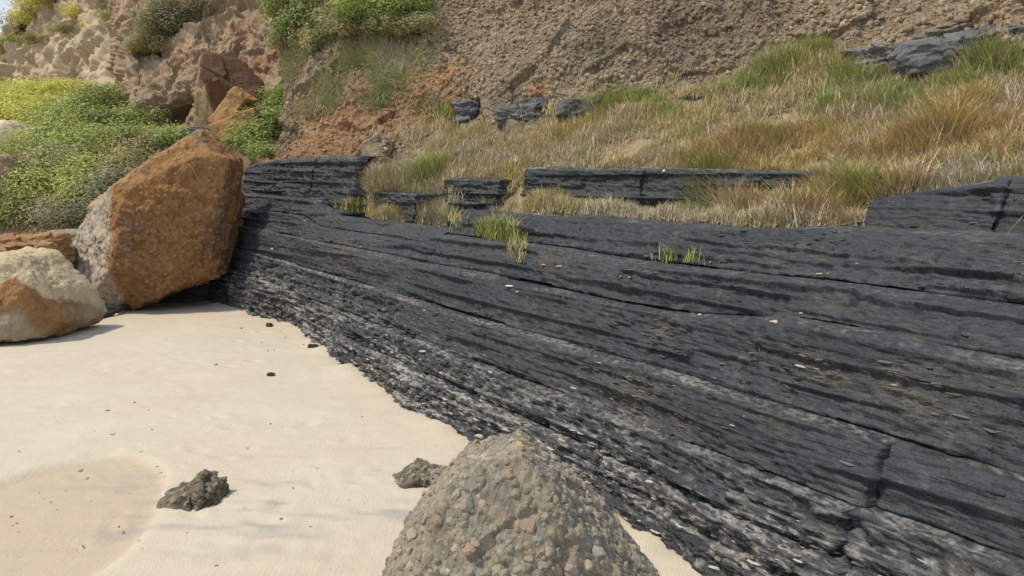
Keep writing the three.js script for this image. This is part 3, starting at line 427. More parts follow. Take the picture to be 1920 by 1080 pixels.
// the conglomerate boulder in the foreground
const fore = rock('boulder', 'grey pebbly conglomerate boulder in the foreground on the sand', 'boulder', at(980, 1082, 2.85), [
  [-0.924, 0.383, 0.12, 0.425], [-0.772, 0.636, -0.05, 0.445], [-0.26, 0.966, -0.1, 0.485], [0.652, 0.758, -0.1, 0.375], [0.767, 0.641, 0.05, 0.345], [-0.04, 0.56, 0.83, 0.455], [-0.62, 0.28, 0.73, 0.45], [0.42, 0.30, 0.85, 0.42], [0, 0.35, -0.94, 0.40], [-0.5, 0, -0.85, 0.46], [0.6, 0, -0.8, 0.46], [0, -1, 0, 0.5], [-0.8, -0.3, 0.3, 0.55], [0.8, -0.3, 0.3, 0.55],
], { detail: 74, p: 90, disp: (x, y, z) => { const w = worley(x * 24, y * 24, z * 24), w2 = worley(x * 60, y * 60, z * 60); return 0.045 * fbm(x * 2.0 + 4, y * 2.0, z * 2.0, 3) + 0.014 * (0.5 - w[0]) + 0.009 * (w2[2] - 0.5) + 0.03 * (worley(x * 4.5, y * 4.5, z * 4.5)[2] - 0.5); }, col: (x, y, z) => {
  const w = worley(x * 24, y * 24, z * 24), w2 = worley(x * 60, y * 60, z * 60), n = fbm(x * 3, y * 3, z * 3, 3);
  let c = mix([0.21, 0.19, 0.145], [0.27, 0.245, 0.185], clamp(0.5 + n * 1.4)); c = mix(c, [0.24, 0.175, 0.11], 0.5 * sstep(0.1, 0.4, fbm(x * 1.8 + 7, y * 1.8, z * 1.8, 3))); c = mix(c, pebbleTones[Math.floor(w[2] * 7)], 0.3); return mix(c, w2[2] > 0.8 ? [0.36, 0.33, 0.27] : [0.12, 0.11, 0.09], w2[2] > 0.8 || w2[2] < 0.2 ? 0.45 : 0);
} });
setPebbles(fore, { count: 10500, parts: 300, pow: 6, size: [0.0036, 0.026], seed: 21, pal: 'grey', sink: -0.22, keep: (p, n) => (p.y > -0.32 && n.z > -0.5 ? 0.9 : 0.05), tone: o => [0, 1, 6, 2, 3, 6, 1, 4, 5, 6, 0, 7][Math.floor(Math.pow(o.t, 1.12) * 12)] });

fore.updateMatrixWorld(true);
for (const [x, y, z, r, c, l] of [[-0.01, 0.425, 0.02, 0.026, [0.38, 0.30, 0.14], 'yellow cobble at the top of the boulder'], [0.20, 0.06, 0.36, 0.04, [0.33, 0.32, 0.23], 'pale green grey cobble'], [-0.13, 0.22, 0.28, 0.03, [0.31, 0.20, 0.145], 'pinkish red cobble']]) { caster0.set(new THREE.Vector3(x, y, z).multiplyScalar(2.2).add(fore.position), new THREE.Vector3(-x, -y, -z).normalize()); const h = caster0.intersectObject(fore, false)[0]; const m = mat({ bumpMap: texGrain, bumpScale: 0.003 }); m.color.setRGB(...c); const o = part(pebbleShapes[2], m, 'cobble', fore); o.position.copy(h ? h.point.sub(fore.position) : new THREE.Vector3(x, y, z)); o.scale.setScalar(r); o.userData.label = l; }

// the big orange boulder leaning on the seam
const ob = at(290, 430, 10.3);
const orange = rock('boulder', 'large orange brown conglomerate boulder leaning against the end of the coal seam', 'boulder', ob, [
  [-0.56, 0.83, 0.10, 0.66], [-0.80, 0.59, 0.15, 0.74], [-0.95, -0.28, 0.1, 1.20], [-0.25, -0.97, 0, 1.0], [0.36, -0.93, 0.05, 0.85], [0.975, -0.224, 0, 0.96], [0.60, 0.80, 0, 1.42], [0.22, 0.02, 0.97, 0.72], [-0.62, 0.16, 0.77, 0.67], [0.1, -0.62, 0.78, 0.86], [0.75, -0.35, 0.56, 0.96], [-0.2, 0.7, 0.68, 0.86], [0, 0, -1, 0.9], [0.6, 0.3, -0.7, 1.0],
], { detail: 84, p: 60, disp: (x, y, z) => { const w = worley(x * 9, y * 9, z * 9), w2 = worley(x * 22, y * 22, z * 22), w3 = worley(x * 2.4, y * 2.4, z * 2.4), sm = sstep(-0.1, 0.25, fbm(x * 1.2 + 1, y * 1.2 + 2.2, z, 3)); return 0.09 * fbm(x * 1.3, y * 1.3, z * 1.3 + 3, 4) + (0.035 * (0.5 - w[0]) + 0.02 * (w2[2] - 0.5)) * (1 - 0.6 * sm) + 0.06 * (w3[2] - 0.5) * sstep(0.0, 0.3, w3[1] - w3[0]) + 0.09 * (ridge(x * 1.7 + y * 0.8, y * 1.1, z * 1.7 + 2, 3) - 0.4); }, col: (x, y, z) => {
  const n = fbm(x * 1.4, y * 1.4, z * 1.4, 4), w2 = worley(x * 22, y * 22, z * 22), m = noise(x * 14, y * 14, z * 14); let c = mix([0.22, 0.105, 0.034], [0.31, 0.16, 0.055], clamp(0.5 + n + m * 0.4));
  c = mix(c, [0.19, 0.115, 0.075], 0.8 * sstep(0.02, 0.35, fbm(x * 1.3 + 5, y * 1.3, z * 1.3, 4) + 0.35 * Math.exp(-(((x - 0.15) / 0.3) ** 2 + ((y + 0.35) / 0.45) ** 2))));
  const lf = sstep(-0.19, -0.33, x + 0.10 * noise(x * 4, y * 4, z * 4) + 0.02 * y); c = mix(c, mix([0.34, 0.30, 0.235], [0.52, 0.47, 0.39], clamp(0.5 + n + m * 0.6)), lf * 0.95);   // paler, greyer left facet
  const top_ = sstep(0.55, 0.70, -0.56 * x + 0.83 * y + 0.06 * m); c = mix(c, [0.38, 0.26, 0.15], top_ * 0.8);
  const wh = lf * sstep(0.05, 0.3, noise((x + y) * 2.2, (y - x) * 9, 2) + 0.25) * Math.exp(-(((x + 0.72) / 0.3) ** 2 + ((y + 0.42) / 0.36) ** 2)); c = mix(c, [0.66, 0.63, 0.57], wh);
  return mix(c, w2[2] > 0.72 ? [0.38, 0.23, 0.105] : [0.13, 0.065, 0.025], (w2[2] > 0.72 || w2[2] < 0.22) ? 0.45 : 0);
} });
setPebbles(orange, { count: 3200, parts: 160, size: [0.007, 0.03], seed: 23, pal: 'rust', keep: (p, n) => (n.z > -0.1 ? clamp(0.12 + sstep(-0.2, 0.6, p.x)) : 0), tone: o => [0, 4, 4, 7, 0, 4, 2][Math.floor(o.t * 7)] });

const lb = at(45, 552, 8.35);
const left = rock('boulder', 'rounded boulder with cream top and brown front at the left edge', 'boulder', lb, [
  [-0.5, 0.85, 0.1, 0.46], [0.15, 0.98, 0, 0.43], [0.72, 0.68, 0, 0.37], [0.97, 0.15, 0.1, 0.46], [0.7, -0.7, 0.1, 0.58], [0, -1, 0, 0.42], [0.1, 0.28, 0.95, 0.42], [0.6, 0.0, 0.75, 0.44], [-0.4, 0.1, 0.9, 0.46], [-1, 0, 0, 0.95], [0, 0.1, -1, 0.55],
], { detail: 46, p: 26, disp: (x, y, z) => 0.09 * fbm(x * 2, y * 2, z * 2, 5) + 0.03 * (worley(x * 5, y * 5, z * 5)[2] - 0.5) + 0.014 * (worley(x * 18, y * 18, z * 18)[2] - 0.5), col: (x, y, z) => {
  const n = fbm(x * 2, y * 2, z * 2, 4), m = noise(x * 14, y * 14, z * 14); const line = y - 0.03 + 0.10 * noise(x * 3.2, 1, z * 3) + 0.03 * m + 0.10 * sstep(0.1, 0.5, x) - 0.35 * (z - 0.4);
  let c = mix([0.52, 0.42, 0.26], [0.62, 0.52, 0.34], clamp(0.5 + n)); c = mix(c, mix([0.25, 0.125, 0.045], [0.33, 0.19, 0.085], clamp(0.5 + n + m * 0.5)), 1 - sstep(0.12, 0.17, line));
  return mix(c, [0.36, 0.31, 0.24], (1 - sstep(-0.18, -0.08, y + 0.06 * m)) * sstep(-0.1, 0.2, noise(x * 2.5, y * 2, z) + 0.1) * 0.8);
} });
const dull = (a, b, k = 3) => (x, y, z) => { const n = fbm(x * k, y * k, z * k, 4), m = noise(x * 17, y * 17, z * 17); return mix(a, b, clamp(0.5 + n * 1.1 + m * 0.5)); };
const rough = (s, q = 1) => (x, y, z) => q * (0.16 * s * fbm(x * 1.8 / s, y * 1.8 / s, z * 1.8 / s, 4) + 0.09 * s * (worley(x * 3 / s, y * 3 / s, z * 3 / s)[2] - 0.5) + 0.03 * s * (worley(x * 9 / s, y * 9 / s, z * 9 / s)[2] - 0.5));
function lump(name, label, category, c, r, turn, a, b, group, detail = 26, q = 1) {
  const R = rng(Math.round((c.x * 37 + c.z * 91 + r[0] * 1000) ** 2) % 100000), pl = []; for (let i = 0; i < 13; i++) { const u = R() * 2 - 1, t = R() * 6.283, w = Math.sqrt(1 - u * u); const n = [w * Math.cos(t), u, w * Math.sin(t)]; pl.push([...n, 0.82 + 0.3 * R()]); } pl.push([0, -1, 0, 0.8], [0, 1, 0, 0.95], [1, 0, 0, 1], [-1, 0, 0, 1], [0, 0, 1, 1], [0, 0, -1, 1]);
  const g = rockGeo(pl, { detail, p: 16, disp: (x, y, z) => rough(1, q)(x + c.x, y, z), col: dull(a, b, 2) }); g.scale(r[0], r[1], r[2]); g.computeVertexNormals();
  const m = part(g, M.rock, name); m.position.copy(c); m.rotation.y = turn; top(m, name); tag(m, label, category, group); return m;
}
lump('rock', 'orange crumbly rock behind the cream topped boulder', 'rock', at(20, 478, 9.6), [0.55, 0.27, 0.4], 0.2, [0.34, 0.18, 0.07], [0.44, 0.27, 0.14], null, 36, 2.2);
lump('rock', 'grey flat rock between the orange boulder and the thicket', 'rock', at(122, 450, 10.6), [0.38, 0.16, 0.3], -0.2, [0.24, 0.20, 0.14], [0.36, 0.30, 0.22], null, 26);
lump('rock', 'black rock added to darken the gap under the orange boulder', 'rock', at(335, 545, 11.1), [0.75, 0.3, 0.35], 0.1, [0.03, 0.032, 0.036], [0.08, 0.078, 0.075], null, 22);  // added rock, near black, stands in for deep shade in the gap
lump('rock', 'dark grey stone wedged left of the orange boulder', 'rock', at(122, 486, 10.2), [0.2, 0.2, 0.25], 0.5, [0.10, 0.10, 0.11], [0.2, 0.17, 0.15]);
lump('rock', 'pinkish brown rock at the left edge beside the thicket', 'rock', at(-5, 335, 13.2), [0.42, 0.42, 0.4], 0.4, [0.33, 0.22, 0.15], [0.44, 0.31, 0.22]);
lump('rock', 'cream sandstone ledge at the left edge above the thicket', 'rock', at(-8, 268, 17), [0.85, 0.55, 0.7], 0.3, [0.70, 0.60, 0.42], [0.78, 0.68, 0.50], null, 26, 0.6);
const pitted = k => (x, y, z) => 0.04 * fbm(x * 7 + k, y * 7, z * 7, 4) + 0.028 * (worley(x * 16 + k, y * 16, z * 16)[2] - 0.5) + 0.016 * (worley(x * 45, y * 45, z * 45 + k)[2] - 0.5);
const gsr = onSand(362, 945), nr = onSand(795, 912);
rock('rock', 'dark brown wedge shaped rock lying alone on the open sand', 'rock', new THREE.Vector3(gsr.x, 0.025, gsr.z - 0.06), [[-0.48, 0.86, 0.15, 0.062], [-0.25, 0.9, 0.4, 0.075], [0.35, 0.93, 0.1, 0.085], [0.95, 0.2, 0.1, 0.11], [0.7, 0.3, 0.6, 0.115], [-0.2, 0.25, 0.95, 0.11], [-0.9, 0, 0.2, 0.19], [0, 0, -1, 0.12], [0, -1, 0, 0.1]], { detail: 42, p: 24, disp: pitted(3), col: (x, y, z) => { const w = worley(x * 45, y * 45, z * 45 + 3), n = fbm(x * 9, y * 9, z * 9, 3); return mix(mix([0.10, 0.082, 0.055], [0.19, 0.16, 0.11], clamp(0.5 + n)), w[2] > 0.8 ? [0.30, 0.27, 0.2] : [0.06, 0.05, 0.035], w[2] > 0.8 || w[2] < 0.3 ? 0.6 : 0); } });
rock('rock', 'small pebbly grey rock beside the foreground boulder', 'rock', new THREE.Vector3(nr.x, 0.02, nr.z - 0.06), [[-0.5, 0.85, 0.2, 0.065], [0.05, 0.95, 0.25, 0.045], [0.3, 0.95, 0, 0.06], [1, 0.1, 0, 0.2], [-0.9, 0.1, 0.3, 0.16], [0.1, 0.2, 1, 0.075], [0, 0, -1, 0.1], [0, -1, 0, 0.08]], { detail: 38, p: 20, disp: pitted(8), col: (x, y, z) => { const w = worley(x * 40, y * 40, z * 40 + 8), n = fbm(x * 9, y * 9, z * 9, 3); return mix(mix([0.13, 0.115, 0.085], [0.22, 0.19, 0.135], clamp(0.5 + n)), w[2] > 0.72 ? [0.36, 0.33, 0.27] : [0.07, 0.06, 0.045], w[2] > 0.72 || w[2] < 0.3 ? 0.6 : 0); } });
// slabs resting on the slope above the orange boulder
const slab = (name, label, c, pl, a, b, extra) => rock(name, label, 'rock', c, pl, { detail: 30, p: 30, disp: (x, y, z) => rough(1, 0.55)(x, y, z), col: extra || dull(a, b, 1.6) });
slab('rock', 'tall brown rock block with shade coloured into its sloping right face above the orange boulder', at(415, 170, 14.2), [[-0.93, 0.2, 0.3, 0.40], [-0.6, -0.3, 0.75, 0.42], [0.62, 0.66, 0.42, 0.30], [0.58, -0.2, 0.80, 0.36], [0, 1, 0, 0.66], [0.1, -1, 0, 0.7], [0.9, 0.1, 0, 0.66], [0, 0, -1, 0.6], [0, 0.2, 1, 0.55]], [0.22, 0.13, 0.08], [0.33, 0.21, 0.12], (x, y, z) => { const m = noise(x * 10, y * 10, z * 10), n = fbm(x * 2, y * 2, z * 2, 3); return mix(mix([0.33, 0.23, 0.14], [0.40, 0.29, 0.18], clamp(0.5 + n + m * 0.4)), mix([0.115, 0.065, 0.04], [0.18, 0.10, 0.055], clamp(0.5 + n + m * 0.4)), sstep(-0.16, -0.08, x + 0.25 * y + 0.05 * m)); });  // right face: its shade is put into the vertex colour
slab('rock', 'orange tilted slab leaning under the tall brown block', at(437, 207, 13.5), [[-0.75, 0.62, 0.1, 0.17], [0.75, -0.62, 0.1, 0.15], [0.62, 0.75, 0.1, 0.36], [-0.62, -0.75, 0.1, 0.38], [0, 0.1, 1, 0.25], [0, 0, -1, 0.3]], [0.40, 0.24, 0.10], [0.48, 0.30, 0.14]);
slab('rock', 'orange flat slab on the slope below the tilted slab', at(452, 232, 13.2), [[-0.35, 0.93, 0.1, 0.14], [0.35, -0.93, 0, 0.16], [0.9, 0.3, 0, 0.38], [-0.9, -0.4, 0, 0.42], [0, 0, 1, 0.3], [0, 0, -1, 0.3]], [0.37, 0.20, 0.08], [0.46, 0.28, 0.13]);

// ---------------------------------------------------------------- shrubs and trees
function leafCrown(seed, lobes, leaves, leaf, flat = 0.8) {
  const r = rng(seed), P = [], C = [], I = [], N = []; const L_ = []; for (let i = 0; i < lobes; i++) { const a = r() * 6.283, d = Math.sqrt(r()) * 0.72; L_.push([Math.cos(a) * d, 0.35 + (r() - 0.3) * 0.5 * flat, Math.sin(a) * d, 0.26 + 0.24 * r(), r()]); }
  for (let k = 0; k < leaves; k++) {
    const l = L_[Math.floor(r() * lobes)], u = r() * 2 - 1, t = r() * 6.283, w = Math.sqrt(1 - u * u), rad = l[3] * (0.55 + 0.5 * Math.pow(r(), 0.6)); const d = new THREE.Vector3(w * Math.cos(t), u, w * Math.sin(t)); const c = new THREE.Vector3(l[0], l[1], l[2]).addScaledVector(d, rad); if (c.y < -0.05) c.y = r() * 0.2;
    const n = d.clone().add(new THREE.Vector3(r() - 0.5, r() * 1.2, r() - 0.5)).normalize(), a = new THREE.Vector3(r() - 0.5, r() - 0.3, r() - 0.5).cross(n).normalize(), b = n.clone().cross(a), s = leaf * (0.6 + 0.8 * r()), o = P.length / 3;
    const q = [c.clone().addScaledVector(a, -s), c.clone().addScaledVector(b, s * 0.42).addScaledVector(n, s * 0.12), c.clone().addScaledVector(a, s), c.clone().addScaledVector(b, -s * 0.42).addScaledVector(n, s * 0.12)]; for (const v of q) { P.push(v.x, v.y, v.z); N.push(n.x, n.y, n.z); }
    I.push(o, o + 1, o + 2, o, o + 2, o + 3); const e = 0.75 + 0.5 * r(), y = (l[4] - 0.5) * 0.35 + (r() - 0.5) * 0.2; for (let j = 0; j < 4; j++) C.push(clamp(e * (1 + y * 0.7), 0, 2), clamp(e * (1 + y * 0.1), 0, 2), clamp(e * (1 - y * 0.5), 0, 2));
  }
  const g = new THREE.BufferGeometry(); g.setIndex(I); g.setAttribute('position', new THREE.Float32BufferAttribute(P, 3)); g.setAttribute('color', new THREE.Float32BufferAttribute(C, 3)); g.computeVertexNormals(); return g;
}
function stems(seed, n, h, rad) {
  const r = rng(seed), gs = []; for (let i = 0; i < n; i++) { const a = r() * 6.283, e = 0.55 * r(); const p = new THREE.CatmullRomCurve3([new THREE.Vector3(0.03 * Math.cos(a), -0.12, 0.03 * Math.sin(a)), new THREE.Vector3(e * 0.4 * Math.cos(a), h * 0.45, e * 0.4 * Math.sin(a)), new THREE.Vector3(e * Math.cos(a + 0.4), h, e * Math.sin(a + 0.4))]); const t = new THREE.TubeGeometry(p, 6, rad, 5); const q = t.attributes.position, c = new THREE.Vector3(); for (let j = 0; j < q.count; j++) { const f = Math.floor(j / 6) / 6; p.getPoint(f, c); const k = 1 - 0.7 * f; q.setXYZ(j, c.x + (q.getX(j) - c.x) * k, c.y + (q.getY(j) - c.y) * k, c.z + (q.getZ(j) - c.z) * k); } gs.push(t); } return mergeGeometries(gs);
}
const crowns = [leafCrown(1, 26, 7400, 0.040), leafCrown(2, 32, 7800, 0.038), leafCrown(3, 22, 7000, 0.042)], smallCrowns = [leafCrown(5, 16, 3000, 0.058), leafCrown(6, 20, 3200, 0.055), leafCrown(7, 14, 2900, 0.060)], stemGeo = stems(4, 7, 0.55, 0.022);
const leafMat = c => { const m = new THREE.MeshPhysicalMaterial({ vertexColors: true, roughness: 0.95, side: THREE.DoubleSide, transmission: 0.35, thickness: 0 }); m.color.setRGB(...c); return m; };
const greens = { lime: leafMat([0.62, 0.62, 0.13]), mid: leafMat([0.39, 0.45, 0.12]), deep: leafMat([0.27, 0.33, 0.085]), olive: leafMat([0.38, 0.36, 0.16]), fresh: leafMat([0.31, 0.40, 0.10]), grey: leafMat([0.33, 0.32, 0.185]) };
const bark = mat({ color: 0x5a4632 });
let shrubN = 0;
function shrub(p, size, tone, label, group, h = 0.85) {
  const o = new THREE.Group(), k = shrubN++; part(stemGeo, bark, 'stem', o); part((size > 0.58 && (p.z ?? p[2]) > -23 ? crowns : smallCrowns)[k % 3], greens[tone], 'crown', o); o.position.set(p.x ?? p[0], (p.y ?? p[1]) - 0.04 * size, p.z ?? p[2]); o.scale.set(size, size * h, size); o.rotation.y = k * 2.4; top(o, 'shrub'); tag(o, label, 'shrub', group); return o;
}
{
  const G = 'shrubs of the thicket behind the boulders';
  const spots = [[210, 200, 17, 1.0, 'deep', 'dark green shrub under the left edge of the brown cliff'], [170, 235, 16.6, 1.1, 'mid', 'large green shrub between the yellow green shrubs and the brown cliff'], [232, 240, 15.8, 0.95, 'deep', 'dark green shrub at the foot of the brown cliff'], [130, 270, 16, 1.1, 'mid', 'large green shrub in the upper middle of the thicket'], [190, 285, 15.2, 1.0, 'mid', 'green shrub in the very middle of the thicket'], [250, 275, 14.4, 0.85, 'deep', 'dark green shrub left of the bright low shrub by the cave'], [90, 300, 15.5, 1.05, 'mid', 'large green shrub right of the cream sandstone ledge'], [145, 325, 14.6, 1.0, 'olive', 'olive green shrub just below the middle of the thicket'], [205, 330, 14.0, 0.9, 'mid', 'green shrub above the upper left shoulder of the orange boulder'], [260, 310, 13.5, 0.75, 'olive', 'olive shrub tucked behind the upper edge of the orange boulder'], [60, 350, 14.2, 0.95, 'mid', 'green shrub right of the pinkish rock at the left edge'], [110, 365, 13.6, 0.95, 'mid', 'green shrub in the lower middle of the thicket'], [165, 370, 13.2, 0.85, 'mid', 'green shrub behind the left tip of the orange boulder'], [215, 362, 12.9, 0.65, 'grey', 'dull grey green shrub touching the left slope of the orange boulder'], [45, 395, 13, 0.8, 'deep', 'dark green shrub at the bottom left corner of the thicket'], [90, 405, 12.7, 0.7, 'olive', 'olive shrub at the bottom of the thicket above the orange crumbly rock'], [135, 405, 12.5, 0.62, 'grey', 'dull grey shrub above the grey flat rock'], [305, 275, 14.2, 0.65, 'olive', 'olive shrub right of the dark shrub at the cliff foot, near the cave'], [310, 258, 14.6, 0.6, 'mid', 'green shrub directly under the left side of the cave'], [20, 390, 13.4, 0.6, 'mid', 'small green shrub at the left edge below the pinkish rock'], [240, 335, 13.0, 0.6, 'grey', 'small grey green shrub halfway up the edge of the orange boulder']];
  for (const [px, py, d, s, t, l] of spots) shrub(at(px, py + 22, d), s, t, l, G);
  shrub(at(340, 268, 14), 0.55, 'fresh', 'bright green low shrub below the small cave', null, 0.6);
  for (const [px, py, d, s, l] of [[85, 190, 20.5, 1.25, 'largest yellow green shrub below the pale cliff'], [45, 190, 21, 1.0, 'yellow green shrub above the cream sandstone ledge'], [120, 165, 21, 0.9, 'topmost yellow green shrub, beside the dark slit in the pale cliff'], [105, 215, 19.5, 1.15, 'lowest yellow green shrub, bordering the darker thicket'], [12, 195, 21, 0.65, 'yellow green shrub cut by the left edge of the picture'], [60, 165, 21.5, 0.8, 'yellow green shrub at the upper left of its clump, against the pale cliff']]) shrub(at(px, py + 30, d), s, 'lime', l, 'yellow green shrubs below the pale cliff');
  for (const [px, py, d, s, l] of [[470, 285, 12.6, 0.45, 'lower left fresh green shrub of the gully, by the orange boulder top'], [485, 262, 12.9, 0.5, 'second lowest fresh green shrub in the gully'], [500, 235, 13.3, 0.52, 'fresh green shrub in the middle of the gully'], [515, 208, 13.7, 0.45, 'second highest fresh green shrub in the gully'], [528, 182, 14, 0.38, 'highest fresh green shrub in the gully'], [492, 292, 12.3, 0.35, 'lowest fresh green shrub of the gully, just above the coal']]) shrub(at(px, py + 8, d), s, 'fresh', l, 'shrubs in the gully');
  shrub(at(432, 270, 12.3), 0.2, 'fresh', 'tiny green plant on top of the orange boulder');
}
{
  for (const [px, py, d, s, t, h, l] of [[705, 45, 11.3, 0.65, 'fresh', 0.8, 'large bright green shrub in the middle of the cliff top greenery'], [745, 25, 11.4, 0.6, 'fresh', 0.8, 'bright green shrub right of the middle of the cliff top greenery'], [665, 70, 11.5, 0.55, 'olive', 0.7, 'olive shrub at the lower left of the cliff top greenery'], [640, 40, 11.9, 0.5, 'olive', 0.7, 'olive shrub at the left end of the cliff top greenery'], [785, 62, 11.0, 0.36, 'olive', 0.8, 'olive shrub at the lower right tip of the cliff top greenery'], [730, 70, 11.1, 0.42, 'olive', 0.8, 'olive shrub at the bottom of the cliff top greenery'], [770, 20, 11.5, 0.5, 'fresh', 0.7, 'bright green shrub at the upper right of the cliff top greenery'], [690, 5, 11.9, 0.6, 'lime', 0.7, 'yellow green shrub cut by the top edge of the picture']]) shrub(at(px, py, d), s, t, l, 'greenery high on the near cliff', h);
  for (const [px, py, d, s, t, l] of [[545, 30, 12.5, 0.5, 'deep', 'upper dark trailing shrub on the left rib of the near cliff'], [565, 70, 12.2, 0.45, 'deep', 'lower dark trailing shrub on the left rib of the near cliff'], [540, 90, 12.3, 0.35, 'olive', 'olive trailing shrub at the very edge of the left rib'], [590, 30, 12.4, 0.45, 'olive', 'olive trailing shrub between the dark rib shrubs and the cliff top greenery'], [600, 100, 11.9, 0.35, 'olive', 'lowest olive trailing shrub on the left rib']]) shrub(at(px, py, d), s, t, l, 'shrubs on the left rib', 1.2);
  for (const [px, py, s, t, l] of [[290, 95, 0.75, 'olive', 'lower olive shrub on the brown cliff, left of the tall block'], [320, 60, 0.85, 'grey', 'middle grey green shrub on the brown cliff'], [345, 30, 0.85, 'grey', 'highest grey green shrub on the brown cliff'], [300, 60, 0.7, 'olive', 'upper olive shrub on the brown cliff'], [275, 100, 0.6, 'olive', 'leftmost olive shrub on the brown cliff']]) { const f = find(brownCliff.f, px, py); shrub(f.p, s * 0.85, t, l, 'shrubs on the brown cliff', 0.8); }
  for (const [px, py, s, t, l] of [[80, 20, 1.1, 'lime', 'large yellow green shrub near the top of the pale cliff'], [60, 45, 0.8, 'lime', 'yellow green shrub on the pale cliff beside the sky'], [105, 5, 1.0, 'olive', 'olive shrub on the pale cliff at the top edge of the picture'], [145, 30, 0.7, 'lime', 'yellow green shrub in the middle of the pale cliff'], [70, 80, 0.6, 'olive', 'small olive shrub low on the left of the pale cliff'], [185, 60, 0.6, 'lime', 'lowest yellow green shrub on the right of the pale cliff'], [235, 40, 0.9, 'olive', 'olive shrub where the pale cliff meets the brown cliff'], [120, 60, 0.5, 'olive', 'tiny olive shrub in the middle of the pale cliff'], [215, 20, 0.8, 'grey', 'grey green shrub on the upper right of the pale cliff']]) { const f = find(paleCliff.f, px, py); shrub(f.p, s, t, l, 'shrubs on the pale cliff', 0.7); }
  for (const [px, py, s, l] of [[12, 100, 1.0, 'green shrub on the skyline under the thin tree'], [-15, 110, 1.2, 'green shrub on the skyline cut by the left edge'], [30, 85, 0.6, 'small green shrub on the skyline against the pale cliff']]) { const f = find(paleCliff.f, px, py); shrub(f.p, s, 'mid', l, 'skyline shrubs', 0.8); }
  // the lone tree on the skyline
  const f = find(paleCliff.f, 30, 62), t = new THREE.Group(); const tg = stems(77, 6, 0.62, 0.016); part(tg, bark, 'trunk', t); part(leafCrown(9, 10, 420, 0.05, 0.5), greens.grey, 'crown', t); t.position.set(f.p[0] - 0.15, f.p[1] - 0.1, f.p[2]); t.scale.setScalar(1.2); top(t, 'tree'); tag(t, 'thin sparse tree standing against the sky', 'tree');
}

// ---------------------------------------------------------------- grass
function tuftGeo(seed, n, h, spread, lean) {
  const r = rng(seed), P = [], I = [], C = []; for (let i = 0; i < n; i++) {
    const a = r() * 6.283, b = r() * 6.283, x = Math.cos(a) * spread * r(), z = Math.sin(a) * spread * r(), H = h * (0.45 + 0.75 * r()), w = 0.0022 + 0.0014 * r(), q = lean * (0.3 + r()) * H, o = P.length / 3, ux = -Math.sin(b) * w, uz = Math.cos(b) * w; const e = 0.7 + 0.6 * r();
    for (let k = 0; k < 3; k++) { const t = k / 3, dx = Math.cos(b) * q * t * t, dz = Math.sin(b) * q * t * t, f = 1 - t * 0.6; P.push(x + dx - ux * f, H * t * (1 - 0.15 * t) - 0.01, z + dz - uz * f, x + dx + ux * f, H * t * (1 - 0.15 * t) - 0.01, z + dz + uz * f); C.push(e, e, e, e, e, e); }
    P.push(x + Math.cos(b) * q, H * 0.82, z + Math.sin(b) * q); C.push(e, e, e); for (let k = 0; k < 2; k++) I.push(o + 2 * k, o + 2 * k + 1, o + 2 * k + 3, o + 2 * k, o + 2 * k + 3, o + 2 * k + 2); I.push(o + 4, o + 5, o + 6);
  }
  const g = new THREE.BufferGeometry(); g.setIndex(I); g.setAttribute('position', new THREE.Float32BufferAttribute(P, 3)); g.setAttribute('color', new THREE.Float32BufferAttribute(C, 3)); g.computeVertexNormals(); return g;
}
const grassMat = mat({ vertexColors: true, side: THREE.DoubleSide, roughness: 0.9 });
const straw = [0.56, 0.45, 0.25], gold = [0.58, 0.40, 0.15], greyish = [0.54, 0.46, 0.36], green = [0.33, 0.38, 0.10], lush = [0.20, 0.34, 0.06];
const lushSpots = [[1640, 190, 60], [1700, 200, 70], [1560, 215, 50], [1870, 140, 70], [1800, 165, 60], [1900, 110, 60], [1520, 105, 60], [1480, 130, 50], [1640, 150, 50], [1160, 190, 50], [840, 215, 30], [925, 220, 30], [1300, 385, 90], [1230, 375, 60], [1620, 390, 60], [800, 330, 40], [1420, 160, 50], [1200, 195, 45], [1130, 205, 40], [1260, 215, 40], [1350, 175, 50], [1590, 160, 60]].map(([px, py, r]) => { const f = find(bankS, px, py, 4, 15); return [f.p, r * f.D / F]; });
const goldSpots = [[1700, 300, 160], [1500, 290, 130], [1850, 270, 140], [1600, 390, 150], [1320, 310, 100], [1450, 390, 120], [1780, 230, 80]].map(([px, py, r]) => { const f = find(bankS, px, py, 4, 15); return [f.p, r * f.D / F]; });
const near = (p, l) => { let w = 0; for (const [q, r] of l) w = Math.max(w, 1 - sstep(0.4, 1.1, Math.hypot(p[0] - q[0], p[1] - q[1], p[2] - q[2]) / r + 0.9 * fbm(p[0] * 4, p[1] * 4, p[2] * 4, 3))); return w; };
